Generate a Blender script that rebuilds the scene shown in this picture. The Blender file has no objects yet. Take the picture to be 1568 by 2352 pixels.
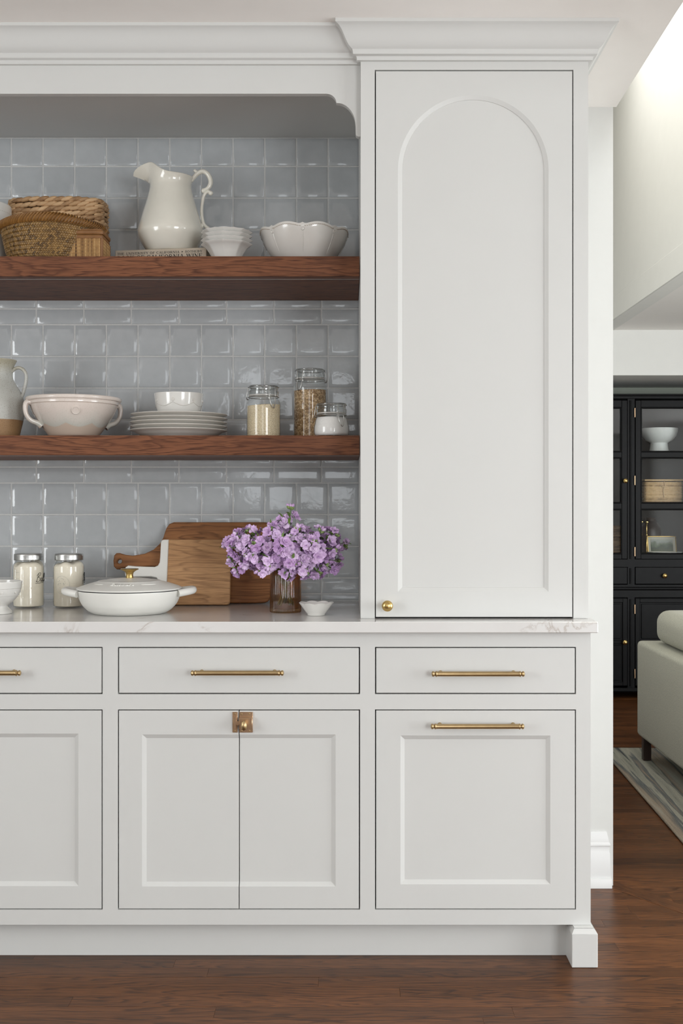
import bpy, bmesh, math, random
from math import pi, sin, cos, tan, sqrt, atan2
from mathutils import Vector, Matrix

random.seed(7)
scene = bpy.context.scene
COL = scene.collection

# ------------------------------------------------------------------ camera
F = 2590.0          # focal length in pixels of the 1568 x 2352 frame
CX, CY = 797.0, 1158.0
H = 1.2245          # camera height
WALL_D = 3.617      # distance camera -> kitchen back wall (world y = 0)
cam_d = bpy.data.cameras.new('camera')
cam = bpy.data.objects.new('camera', cam_d)
COL.objects.link(cam)
cam.location = (0, -WALL_D, H)
cam.rotation_euler = (pi / 2, 0, 0)
cam_d.sensor_fit = 'AUTO'
cam_d.sensor_width = 36.0
cam_d.lens = F * 36.0 / 2352.0
cam_d.shift_x = (784 - CX) / 2352.0
cam_d.shift_y = (CY - 1176) / 2352.0
cam_d.clip_start = 0.05
scene.camera = cam

# ------------------------------------------------------------------ world, lights, exposure
world = bpy.data.worlds.new('world')
scene.world = world
world.use_nodes = True
world.node_tree.nodes['Background'].inputs[0].default_value = (0.80, 0.88, 1.0, 1)
world.node_tree.nodes['Background'].inputs[1].default_value = 0.6
scene.view_settings.view_transform = 'Standard'
scene.view_settings.look = 'None'
scene.view_settings.gamma = 1.0
scene.view_settings.use_curve_mapping = False
scene.view_settings.exposure = -0.09


def area(name, loc, rot, sx, sy, power, color=(1, 1, 1)):
    d = bpy.data.lights.new(name, 'AREA')
    d.shape = 'RECTANGLE'
    d.size = sx
    d.size_y = sy
    d.energy = power
    d.color = color
    o = bpy.data.objects.new(name, d)
    o.location = loc
    o.rotation_euler = rot
    COL.objects.link(o)
    return o


# daylight entering through the windows of the two rooms (openings are framed further down), plus an added lamp in the vault
area('daylight_garden_window', (2.80, -6.38, 1.30), (pi / 2, 0, 0), 1.8, 1.75, 128, (0.952, 0.985, 1.0))
area('daylight_rear_window', (-0.35, -6.38, 1.75), (pi / 2, 0, 0), 1.1, 1.2, 11, (0.952, 0.985, 1.0))
area('daylight_side_window', (-3.10, -3.1, 1.50), (pi / 2, 0, -pi / 2), 1.5, 1.5, 56, (0.952, 0.985, 1.0))
area('daylight_living_window', (4.48, -1.6, 1.15), (pi / 2, 0, pi / 2), 4.0, 1.9, 200, (0.94, 0.985, 1.0))
area('added_vault_lamp', (1.17, 0.2, 3.66), (0, 0, 0), 0.5, 4.0, 26, (1.0, 0.985, 0.95))  # added to brighten the vault; no opening in the ceiling above it


# ------------------------------------------------------------------ pixel -> place helpers
def PX(px, D):
    return (px - CX) * D / F


def PZ(py, D):
    return H + (CY - py) * D / F


def Y(D):
    return D - WALL_D


# ------------------------------------------------------------------ materials
MATS = {}


def nodes_of(m):
    m.use_nodes = True
    nt = m.node_tree
    return nt, nt.nodes, nt.links


def mix_rgb(nt, fac, a, b, blend='MIX'):
    n = nt.nodes.new('ShaderNodeMix')
    n.data_type = 'RGBA'
    n.blend_type = blend
    for val, idx in ((fac, 0), (a, 6), (b, 7)):
        if isinstance(val, (int, float)):
            n.inputs[idx].default_value = val
        elif isinstance(val, tuple):
            n.inputs[idx].default_value = (*val[:3], 1)
        else:
            nt.links.new(val, n.inputs[idx])
    return n.outputs[2]


def math_n(nt, op, a, b=None, clamp=False):
    n = nt.nodes.new('ShaderNodeMath')
    n.operation = op
    n.use_clamp = clamp
    for i, v in enumerate((a, b)):
        if v is None:
            continue
        if isinstance(v, (int, float)):
            n.inputs[i].default_value = v
        else:
            nt.links.new(v, n.inputs[i])
    return n.outputs[0]


def noise_n(nt, vec, scale, detail=3, rough=0.5, dist=0.0):
    n = nt.nodes.new('ShaderNodeTexNoise')
    n.inputs['Scale'].default_value = scale
    n.inputs['Detail'].default_value = detail
    n.inputs['Roughness'].default_value = rough
    n.inputs['Distortion'].default_value = dist
    if vec is not None:
        nt.links.new(vec, n.inputs['Vector'])
    return n.outputs['Fac']


def ramp_n(nt, fac, stops, interp='LINEAR'):
    n = nt.nodes.new('ShaderNodeValToRGB')
    n.color_ramp.interpolation = interp
    el = n.color_ramp.elements
    while len(el) < len(stops):
        el.new(0.5)
    for e, (p, c) in zip(el, stops):
        e.position = p
        e.color = (*c, 1) if len(c) == 3 else c
    nt.links.new(fac, n.inputs[0])
    return n.outputs[0]


def bump_n(nt, height, strength=0.2, dist=0.002):
    n = nt.nodes.new('ShaderNodeBump')
    n.inputs['Strength'].default_value = strength
    n.inputs['Distance'].default_value = dist
    nt.links.new(height, n.inputs['Height'])
    return n.outputs[0]


def bsdf_of(m):
    return m.node_tree.nodes['Principled BSDF']


def paint(name, col, rough=0.45, var=0.03, spec=0.5, metallic=0.0, coat=0.0, nscale=14, bump=0.0, bscale=200, sheen=0.0):
    m = bpy.data.materials.new(name)
    nt, N, L = nodes_of(m)
    b = bsdf_of(m)
    tc = N.new('ShaderNodeTexCoord')
    f = noise_n(nt, tc.outputs['Object'], nscale, 3)
    lo = tuple(c * (1 - var) for c in col)
    hi = tuple(min(1, c * (1 + var)) for c in col)
    L.new(ramp_n(nt, f, [(0.3, lo), (0.7, hi)]), b.inputs['Base Color'])
    b.inputs['Roughness'].default_value = rough
    b.inputs['Metallic'].default_value = metallic
    b.inputs['Specular IOR Level'].default_value = spec
    b.inputs['Coat Weight'].default_value = coat
    b.inputs['Coat Roughness'].default_value = 0.06
    if sheen:
        b.inputs['Sheen Weight'].default_value = sheen
    if bump:
        g = noise_n(nt, tc.outputs['Object'], bscale, 2)
        L.new(bump_n(nt, g, bump, 0.001), b.inputs['Normal'])
    MATS[name] = m
    return m


def wood(name, light, mid, dark, rough=0.4, freq=42.0, coat=0.0, rnd=0.0, pore=0.55, spread=1.0, swap=False, spec=0.5):
    """grain runs along local x; rings show on the other two axes"""
    m = bpy.data.materials.new(name)
    nt, N, L = nodes_of(m)
    b = bsdf_of(m)
    tc = N.new('ShaderNodeTexCoord')
    oi = N.new('ShaderNodeObjectInfo')
    sp = N.new('ShaderNodeSeparateXYZ')
    L.new(tc.outputs['Object'], sp.inputs[0])
    off = math_n(nt, 'MULTIPLY', oi.outputs['Random'], 31.7)
    u0 = sp.outputs[2] if swap else sp.outputs[0]
    u = math_n(nt, 'ADD', u0, off)
    v = math_n(nt, 'ADD', math_n(nt, 'ADD', sp.outputs[1], sp.outputs[0] if swap else sp.outputs[2]), math_n(nt, 'MULTIPLY', off, 0.73))

    def vec(a, c):
        cb = N.new('ShaderNodeCombineXYZ')
        L.new(math_n(nt, 'MULTIPLY', u, a), cb.inputs[0])
        L.new(math_n(nt, 'MULTIPLY', v, c), cb.inputs[1])
        return cb.outputs[0]
    warp = noise_n(nt, vec(1.0, 7.0), 1.6, 3, 0.5, 0.4)
    warp2 = noise_n(nt, vec(4.5, 60.0), 1.0, 3, 0.6)
    ring = math_n(nt, 'ADD', math_n(nt, 'MULTIPLY', v, freq), math_n(nt, 'MULTIPLY', warp, 13.0))
    ring = math_n(nt, 'ADD', ring, math_n(nt, 'MULTIPLY', warp2, 1.4))
    fr = math_n(nt, 'FRACT', ring)
    rings = ramp_n(nt, fr, [(0.0, (1, 1, 1)), (0.50, (0.78, 0.78, 0.78)), (0.84, (0.06, 0.06, 0.06)), (1.0, (0.9, 0.9, 0.9))])
    tone = noise_n(nt, vec(0.9, 9.0), 1.3, 4, 0.55)
    base = ramp_n(nt, tone, [(0.30, mid), (0.70, light)])
    c = mix_rgb(nt, rings, dark, base)
    c = mix_rgb(nt, 0.62 * spread, base, c)
    pores = noise_n(nt, vec(15.0, 620.0), 1.0, 2, 0.5)
    pf = ramp_n(nt, pores, [(0.36, (1, 1, 1)), (0.47, (0, 0, 0))])
    c = mix_rgb(nt, math_n(nt, 'MULTIPLY', pf, pore), c, dark)
    if rnd:
        at = N.new('ShaderNodeAttribute')
        at.attribute_name = 'tone'
        val = math_n(nt, 'ADD', math_n(nt, 'MULTIPLY', at.outputs['Fac'], 2 * rnd), 1 - rnd)
        hsv = N.new('ShaderNodeHueSaturation')
        L.new(c, hsv.inputs['Color'])
        L.new(val, hsv.inputs['Value'])
        c = hsv.outputs[0]
    L.new(c, b.inputs['Base Color'])
    b.inputs['Roughness'].default_value = rough
    b.inputs['Specular IOR Level'].default_value = spec
    b.inputs['Coat Weight'].default_value = coat
    b.inputs['Coat Roughness'].default_value = 0.18
    L.new(bump_n(nt, pf, -0.12, 0.0006), b.inputs['Normal'])
    MATS[name] = m
    return m


def thin_glass(name, tint, edge, rough=0.02, refl=1.0, ior=1.5, bump=0.08):
    """clear glass wall: tinted see-through plus a Fresnel reflection"""
    m = bpy.data.materials.new(name)
    nt, N, L = nodes_of(m)
    N.remove(bsdf_of(m))
    out = N['Material Output']
    tr = N.new('ShaderNodeBsdfTransparent')
    gl = N.new('ShaderNodeBsdfGlossy')
    gl.inputs['Roughness'].default_value = rough
    gl.inputs['Color'].default_value = (1, 1, 1, 1)
    lw = N.new('ShaderNodeLayerWeight')
    lw.inputs['Blend'].default_value = 0.22
    tc = N.new('ShaderNodeTexCoord')
    nz = noise_n(nt, tc.outputs['Object'], 30, 2)
    t = mix_rgb(nt, lw.outputs['Facing'], tint, edge)
    L.new(t, tr.inputs['Color'])
    lf = N.new('ShaderNodeLayerWeight')
    lf.inputs['Blend'].default_value = 0.5
    f0 = ((ior - 1) / (ior + 1)) ** 2
    fres = math_n(nt, 'ADD', math_n(nt, 'MULTIPLY', math_n(nt, 'POWER', lf.outputs['Facing'], 5.0), 1 - f0), f0)
    if bump:
        L.new(bump_n(nt, nz, bump, 0.002), gl.inputs['Normal'])
    mx = N.new('ShaderNodeMixShader')
    L.new(math_n(nt, 'MULTIPLY', fres, refl, True), mx.inputs[0])
    L.new(tr.outputs[0], mx.inputs[1])
    L.new(gl.outputs[0], mx.inputs[2])
    L.new(mx.outputs[0], out.inputs['Surface'])
    MATS[name] = m
    return m


CAB = paint('cabinet_paint', (0.645, 0.645, 0.628), 0.45, 0.008, 0.4, nscale=6)
BASEW = paint('baseboard_paint', (0.72, 0.72, 0.715), 0.4, 0.008, 0.4)
WHITE = paint('white_trim_paint', (0.84, 0.835, 0.82), 0.45, 0.008, 0.4)
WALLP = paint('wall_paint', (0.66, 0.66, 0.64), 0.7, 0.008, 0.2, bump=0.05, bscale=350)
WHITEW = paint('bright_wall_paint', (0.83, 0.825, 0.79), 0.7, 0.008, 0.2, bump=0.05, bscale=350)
CEILP = paint('ceiling_paint', (0.93, 0.90, 0.865), 0.8, 0.008, 0.2, bump=0.05, bscale=350)
GREENP = paint('sage_wall_paint', (0.40, 0.43, 0.37), 0.7, 0.01, 0.2)
GAPSHADE = paint('painted_gap_shade', (0.10, 0.095, 0.09), 0.7, 0.02, 0.2)
BRASS = paint('brushed_brass', (0.50, 0.365, 0.195), 0.38, 0.06, 0.5, 1.0, nscale=60)
BRONZE = paint('satin_bronze', (0.53, 0.355, 0.225), 0.36, 0.06, 0.5, 1.0, nscale=60)
GOLD = paint('polished_gold', (0.62, 0.44, 0.17), 0.25, 0.04, 0.5, 1.0, nscale=60)
STEEL = paint('bright_steel', (0.50, 0.50, 0.485), 0.30, 0.05, 0.5, 1.0, nscale=80)
GROUT = paint('grout', (0.60, 0.60, 0.59), 0.85, 0.04, 0.2, nscale=120)
IRON = paint('ironstone_glaze', (0.83, 0.80, 0.71), 0.14, 0.05, 0.5, coat=0.6, nscale=9)
WHITEC = paint('white_glaze', (0.76, 0.745, 0.71), 0.16, 0.02, 0.5, coat=0.6)
GREYC = paint('warm_white_glaze', (0.70, 0.675, 0.635), 0.2, 0.04, 0.5, coat=0.5)
TRIMC = paint('unglazed_relief', (0.50, 0.43, 0.36), 0.5, 0.15, 0.4, nscale=260)
PLATEC = paint('plate_glaze', (0.68, 0.65, 0.60), 0.25, 0.04, 0.5, coat=0.4)
ENAM = paint('matte_enamel', (0.80, 0.79, 0.745), 0.4, 0.015, 0.4)
BLACKE = paint('black_enamel', (0.012, 0.012, 0.012), 0.4, 0.1)
BLACKW = paint('black_wood_paint', (0.0075, 0.0075, 0.008), 0.38, 0.12, 0.12, nscale=30)
BLACKB = paint('black_back_panel', (0.018, 0.018, 0.019), 0.6, 0.1, 0.3)
SOFA = paint('sage_linen', (0.50, 0.49, 0.40), 0.95, 0.20, 0.1, nscale=230, bump=0.5, bscale=900, sheen=0.2)
DARKLEG = paint('dark_stained_leg', (0.030, 0.014, 0.010), 0.35, 0.15)
CANV = paint('canvas_spine', (0.52, 0.44, 0.35), 0.8, 0.05, 0.2, nscale=220, bump=0.4, bscale=700)
PAPER = paint('page_block', (0.62, 0.56, 0.45), 0.9, 0.1, 0.1, nscale=300)
INK = paint('black_ink', (0.012, 0.012, 0.012), 0.6, 0.05)
FLOUR = paint('flour', (0.90, 0.83, 0.70), 0.95, 0.03, 0.1, nscale=60, bump=0.6, bscale=160)
SUGAR = paint('sugar', (0.88, 0.86, 0.84), 0.95, 0.02, 0.1, nscale=200, bump=0.4, bscale=500)
LEDC = paint('aluminium_channel', (0.55, 0.53, 0.50), 0.45, 0.03, 0.5, 0.3)
STEMG = paint('stem_green', (0.17, 0.28, 0.06), 0.5, 0.2, 0.4, nscale=90)
BUDG = paint('bud_green', (0.26, 0.36, 0.12), 0.55, 0.2, 0.4, nscale=90)
PICM = paint('picture_mount', (0.50, 0.48, 0.40), 0.6, 0.04)
COMPO = paint('matte_white_clay', (0.86, 0.88, 0.85), 0.55, 0.03, 0.4, nscale=40)

SHELFW = wood('stained_oak_shelf', (0.250, 0.101, 0.049), (0.175, 0.066, 0.031), (0.040, 0.013, 0.008), 0.5, 46.0, pore=0.8, spec=0.22)
FLOORW = wood('stained_oak_floor', (0.170, 0.064, 0.021), (0.105, 0.039, 0.013), (0.017, 0.006, 0.003), 0.36, 70.0, coat=0.0, rnd=0.30, pore=0.6, spec=0.26, spread=1.25)
ACACIA = wood('acacia_board', (0.43, 0.19, 0.070), (0.25, 0.10, 0.036), (0.075, 0.027, 0.011), 0.5, 22.0, pore=0.35, spec=0.3)
MANGO = wood('mango_board', (0.62, 0.36, 0.175), (0.44, 0.235, 0.105), (0.15, 0.066, 0.030), 0.55, 30.0, pore=0.5, spread=0.8, spec=0.3)


def tile_material():
    m = bpy.data.materials.new('glazed_tile')
    nt, N, L = nodes_of(m)
    b = bsdf_of(m)
    g = N.new('ShaderNodeNewGeometry')
    oi = N.new('ShaderNodeObjectInfo')
    base = noise_n(nt, g.outputs['Position'], 26, 3)
    c = ramp_n(nt, base, [(0.3, (0.465, 0.485, 0.50)), (0.7, (0.50, 0.52, 0.535))])
    hsv = N.new('ShaderNodeHueSaturation')
    L.new(c, hsv.inputs['Color'])
    L.new(math_n(nt, 'ADD', math_n(nt, 'MULTIPLY', oi.outputs['Random'], 0.10), 0.95), hsv.inputs['Value'])
    L.new(hsv.outputs[0], b.inputs['Base Color'])
    b.inputs['Roughness'].default_value = 0.10
    b.inputs['Specular IOR Level'].default_value = 0.5
    b.inputs['Coat Weight'].default_value = 0.5
    b.inputs['Coat Roughness'].default_value = 0.03
    w = noise_n(nt, g.outputs['Position'], 42, 2, 0.5, 0.3)
    w2 = noise_n(nt, g.outputs['Position'], 150, 2)
    hgt = math_n(nt, 'ADD', w, math_n(nt, 'MULTIPLY', w2, 0.13))
    nb = bump_n(nt, hgt, 0.22, 0.0016)
    L.new(nb, b.inputs['Normal'])
    L.new(nb, b.inputs['Coat Normal'])
    MATS['tile'] = m
    return m


TILE = tile_material()


def quartz_material():
    m = bpy.data.materials.new('quartz')
    nt, N, L = nodes_of(m)
    b = bsdf_of(m)
    tc = N.new('ShaderNodeTexCoord')
    n1 = noise_n(nt, tc.outputs['Object'], 3.1, 7, 0.58, 0.9)
    vein = math_n(nt, 'ABSOLUTE', math_n(nt, 'SUBTRACT', n1, 0.50))
    vf = ramp_n(nt, vein, [(0.0, (1, 1, 1)), (0.006, (0.35, 0.35, 0.35)), (0.018, (0, 0, 0))])
    brk = ramp_n(nt, noise_n(nt, tc.outputs['Object'], 5.0, 3), [(0.50, (0, 0, 0)), (0.62, (1, 1, 1))])
    base = ramp_n(nt, noise_n(nt, tc.outputs['Object'], 8, 4), [(0.3, (0.70, 0.685, 0.67)), (0.7, (0.745, 0.735, 0.72))])
    c = mix_rgb(nt, math_n(nt, 'MULTIPLY', math_n(nt, 'MULTIPLY', vf, brk), 0.62), base, (0.36, 0.29, 0.24))
    L.new(c, b.inputs['Base Color'])
    b.inputs['Roughness'].default_value = 0.13
    MATS['quartz'] = m
    return m


QUARTZ = quartz_material()


def grain_material(name, cols, scale, rough=0.9):
    m = bpy.data.materials.new(name)
    nt, N, L = nodes_of(m)
    b = bsdf_of(m)
    tc = N.new('ShaderNodeTexCoord')
    v = N.new('ShaderNodeTexVoronoi')
    v.inputs['Scale'].default_value = scale
    L.new(tc.outputs['Object'], v.inputs['Vector'])
    sp = N.new('ShaderNodeSeparateColor')
    L.new(v.outputs['Color'], sp.inputs[0])
    c = ramp_n(nt, sp.outputs[0], [(i / (len(cols) - 1), k) for i, k in enumerate(cols)])
    edge = ramp_n(nt, v.outputs['Distance'], [(0.25, (1, 1, 1)), (0.75, (0.55, 0.50, 0.45))])
    c = mix_rgb(nt, 1.0, c, edge, 'MULTIPLY')
    L.new(c, b.inputs['Base Color'])
    b.inputs['Roughness'].default_value = rough
    L.new(bump_n(nt, v.outputs['Distance'], -0.7, 0.002), b.inputs['Normal'])
    return m


OATS = grain_material('rolled_oats', [(0.46, 0.27, 0.12), (0.82, 0.58, 0.33), (0.92, 0.71, 0.45), (0.40, 0.23, 0.10), (0.86, 0.63, 0.37)], 210)
RICE = grain_material('short_grain_rice', [(0.88, 0.75, 0.52), (0.95, 0.85, 0.64), (0.82, 0.68, 0.45), (0.94, 0.83, 0.60)], 640)


def straw_material(name, a, bcol, dark, scale=(40, 40, 40), rough=0.6):
    m = bpy.data.materials.new(name)
    nt, N, L = nodes_of(m)
    b = bsdf_of(m)
    tc = N.new('ShaderNodeTexCoord')
    at = N.new('ShaderNodeAttribute')
    at.attribute_name = 'tone'
    n = noise_n(nt, tc.outputs['Object'], 55, 4, 0.6)
    f = math_n(nt, 'ADD', math_n(nt, 'MULTIPLY', n, 0.6), math_n(nt, 'MULTIPLY', at.outputs['Fac'], 0.5))
    c = ramp_n(nt, f, [(0.22, dark), (0.45, bcol), (0.75, a)])
    L.new(c, b.inputs['Base Color'])
    b.inputs['Roughness'].default_value = rough
    f2 = noise_n(nt, tc.outputs['Object'], 300, 2)
    L.new(bump_n(nt, f2, 0.3, 0.001), b.inputs['Normal'])
    return m


SEAGRASS = straw_material('water_hyacinth', (0.66, 0.43, 0.235), (0.50, 0.30, 0.15), (0.24, 0.125, 0.055))
PALM = straw_material('palm_weave', (0.29, 0.165, 0.050), (0.175, 0.095, 0.027), (0.065, 0.032, 0.009), rough=0.42)
PALMRIM = straw_material('palm_rim', (0.30, 0.145, 0.038), (0.215, 0.098, 0.024), (0.10, 0.042, 0.011), rough=0.42)
REED = straw_material('split_reed', (0.56, 0.345, 0.145), (0.42, 0.235, 0.088), (0.15, 0.07, 0.024))
RATTAN = straw_material('rattan_band', (0.27, 0.125, 0.040), (0.195, 0.085, 0.026), (0.09, 0.036, 0.012), rough=0.45)
WICKER = straw_material('pale_wicker', (0.78, 0.55, 0.30), (0.60, 0.40, 0.20), (0.28, 0.17, 0.07))
WICKERD = straw_material('brown_wicker', (0.28, 0.165, 0.075), (0.18, 0.10, 0.045), (0.06, 0.03, 0.012))
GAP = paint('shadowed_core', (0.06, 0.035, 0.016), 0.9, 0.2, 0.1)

GLASS = thin_glass('clear_glass', (0.985, 0.99, 0.985), (0.74, 0.76, 0.76), refl=1.2)
LIDGLASS = thin_glass('lid_glass', (0.86, 0.87, 0.86), (0.42, 0.44, 0.44), refl=2.0)
AMBER = thin_glass('amber_glass', (0.86, 0.66, 0.41), (0.52, 0.29, 0.11), refl=1.2)
PANEG = thin_glass('cabinet_pane', (0.96, 0.97, 0.97), (0.8, 0.8, 0.8), refl=0.7, bump=0.0)
WATER = thin_glass('vase_water', (0.97, 0.98, 0.92), (0.90, 0.92, 0.80), refl=0.6, ior=1.33)


def petal_material():
    m = bpy.data.materials.new('lavender_petal')
    nt, N, L = nodes_of(m)
    b = bsdf_of(m)
    tc = N.new('ShaderNodeTexCoord')
    oi = N.new('ShaderNodeObjectInfo')
    at = N.new('ShaderNodeAttribute')
    at.attribute_name = 'tone'       # 0 at the heart of the blossom, 1 at the petal edge
    n = noise_n(nt, tc.outputs['Object'], 160, 3)
    f = math_n(nt, 'ADD', math_n(nt, 'MULTIPLY', at.outputs['Fac'], 0.75), math_n(nt, 'MULTIPLY', n, 0.35))
    c = ramp_n(nt, f, [(0.10, (0.50, 0.55, 0.26)), (0.24, (0.90, 0.80, 0.90)), (0.55, (0.82, 0.60, 0.88)), (0.95, (0.73, 0.47, 0.83))])
    hsv = N.new('ShaderNodeHueSaturation')
    L.new(c, hsv.inputs['Color'])
    L.new(math_n(nt, 'ADD', math_n(nt, 'MULTIPLY', oi.outputs['Random'], 0.5), 0.72), hsv.inputs['Saturation'])
    L.new(math_n(nt, 'ADD', math_n(nt, 'MULTIPLY', oi.outputs['Random'], -0.34), 1.14), hsv.inputs['Value'])
    L.new(hsv.outputs[0], b.inputs['Base Color'])
    b.inputs['Roughness'].default_value = 0.6
    b.inputs['Subsurface Weight'].default_value = 0.0
    return m


PETAL = petal_material()


def bowl_material():
    """pink-cream glaze with a scalloped, greener pour over a bare lower wall"""
    m = bpy.data.materials.new('poured_glaze')
    nt, N, L = nodes_of(m)
    b = bsdf_of(m)
    tc = N.new('ShaderNodeTexCoord')
    sp = N.new('ShaderNodeSeparateXYZ')
    L.new(tc.outputs['Object'], sp.inputs[0])
    ang = math_n(nt, 'ARCTAN2', sp.outputs[1], sp.outputs[0])
    sc = math_n(nt, 'ABSOLUTE', math_n(nt, 'SINE', math_n(nt, 'MULTIPLY', ang, 4.0)))
    line = math_n(nt, 'SUBTRACT', 0.040, math_n(nt, 'MULTIPLY', sc, 0.011))
    d = math_n(nt, 'SUBTRACT', sp.outputs[2], line)
    over = ramp_n(nt, math_n(nt, 'ADD', math_n(nt, 'MULTIPLY', d, 300.0), 0.5, True), [(0, (0, 0, 0)), (1, (1, 1, 1))])
    grad = ramp_n(nt, math_n(nt, 'MULTIPLY', d, 22.0, True), [(0.0, (0.60, 0.60, 0.545)), (0.35, (0.70, 0.66, 0.60)), (1.0, (0.76, 0.675, 0.615))])
    fl = ramp_n(nt, noise_n(nt, tc.outputs['Object'], 330, 3), [(0.36, (0.80, 0.80, 0.76)), (0.45, (1, 1, 1))])
    grad = mix_rgb(nt, 0.35, grad, mix_rgb(nt, 1.0, grad, fl, 'MULTIPLY'))
    c = mix_rgb(nt, over, (0.61, 0.50, 0.41), grad)
    L.new(c, b.inputs['Base Color'])
    b.inputs['Roughness'].default_value = 0.2
    b.inputs['Coat Weight'].default_value = 0.5
    b.inputs['Coat Roughness'].default_value = 0.05
    return m


POUR = bowl_material()


def stoneware_material(split):
    m = bpy.data.materials.new('dipped_stoneware')
    nt, N, L = nodes_of(m)
    b = bsdf_of(m)
    tc = N.new('ShaderNodeTexCoord')
    sp = N.new('ShaderNodeSeparateXYZ')
    L.new(tc.outputs['Object'], sp.inputs[0])
    wob = math_n(nt, 'MULTIPLY', noise_n(nt, tc.outputs['Object'], 12, 2), 0.004)
    d = math_n(nt, 'SUBTRACT', sp.outputs[2], math_n(nt, 'ADD', wob, split))
    over = math_n(nt, 'ADD', math_n(nt, 'MULTIPLY', d, 900.0), 0.5, True)
    sky = ramp_n(nt, noise_n(nt, tc.outputs['Object'], 7, 3), [(0.3, (0.47, 0.475, 0.44)), (0.7, (0.56, 0.555, 0.52))])
    top = ramp_n(nt, math_n(nt, 'MULTIPLY', math_n(nt, 'SUBTRACT', sp.outputs[2], 0.19), 28.0, True), [(0, (1, 1, 1)), (1, (0.86, 0.80, 0.66))])
    sky = mix_rgb(nt, 1.0, sky, top, 'MULTIPLY')
    spk = ramp_n(nt, noise_n(nt, tc.outputs['Object'], 420, 2), [(0.33, (0.6, 0.55, 0.47)), (0.40, (1, 1, 1))])
    c = mix_rgb(nt, over, (0.36, 0.215, 0.105), sky)
    c = mix_rgb(nt, 1.0, c, spk, 'MULTIPLY')
    L.new(c, b.inputs['Base Color'])
    b.inputs['Roughness'].default_value = 0.45
    return m


STONE = stoneware_material(0.052)


def rug_material():
    m = bpy.data.materials.new('striped_wool')
    nt, N, L = nodes_of(m)
    b = bsdf_of(m)
    tc = N.new('ShaderNodeTexCoord')
    sp = N.new('ShaderNodeSeparateXYZ')
    L.new(tc.outputs['Object'], sp.inputs[0])
    cb = N.new('ShaderNodeCombineXYZ')
    L.new(math_n(nt, 'MULTIPLY', sp.outputs[0], 7.0), cb.inputs[0])
    L.new(math_n(nt, 'MULTIPLY', sp.outputs[1], 0.28), cb.inputs[1])
    st = noise_n(nt, cb.outputs[0], 1.0, 5, 0.60)
    c = ramp_n(nt, st, [(0.30, (0.055, 0.060, 0.063)), (0.445, (0.085, 0.09, 0.095)), (0.475, (0.33, 0.33, 0.275)), (0.54, (0.42, 0.40, 0.33)), (0.565, (0.14, 0.155, 0.16)), (0.62, (0.38, 0.31, 0.235)), (0.70, (0.45, 0.44, 0.38))])
    fz = ramp_n(nt, noise_n(nt, tc.outputs['Object'], 260, 3), [(0.3, (0.72, 0.72, 0.72)), (0.7, (1.1, 1.1, 1.1))])
    c = mix_rgb(nt, 1.0, c, fz, 'MULTIPLY')
    L.new(c, b.inputs['Base Color'])
    b.inputs['Roughness'].default_value = 1.0
    b.inputs['Specular IOR Level'].default_value = 0.1
    L.new(bump_n(nt, noise_n(nt, tc.outputs['Object'], 420, 2), 0.7, 0.003), b.inputs['Normal'])
    return m


RUG = rug_material()


def landscape_material():
    m = bpy.data.materials.new('landscape_print')
    nt, N, L = nodes_of(m)
    b = bsdf_of(m)
    tc = N.new('ShaderNodeTexCoord')
    sp = N.new('ShaderNodeSeparateXYZ')
    L.new(tc.outputs['Object'], sp.inputs[0])
    n = noise_n(nt, tc.outputs['Object'], 26, 4)
    f = math_n(nt, 'SUBTRACT', math_n(nt, 'ADD', math_n(nt, 'MULTIPLY', sp.outputs[2], 8.0), math_n(nt, 'MULTIPLY', n, 0.7)), 0.28)
    c = ramp_n(nt, f, [(0.05, (0.10, 0.11, 0.05)), (0.45, (0.05, 0.07, 0.045)), (0.62, (0.16, 0.19, 0.13)), (0.75, (0.34, 0.36, 0.33)), (1.0, (0.44, 0.43, 0.36))])
    L.new(c, b.inputs['Base Color'])
    b.inputs['Roughness'].default_value = 0.6
    return m


PRINT = landscape_material()


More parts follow.
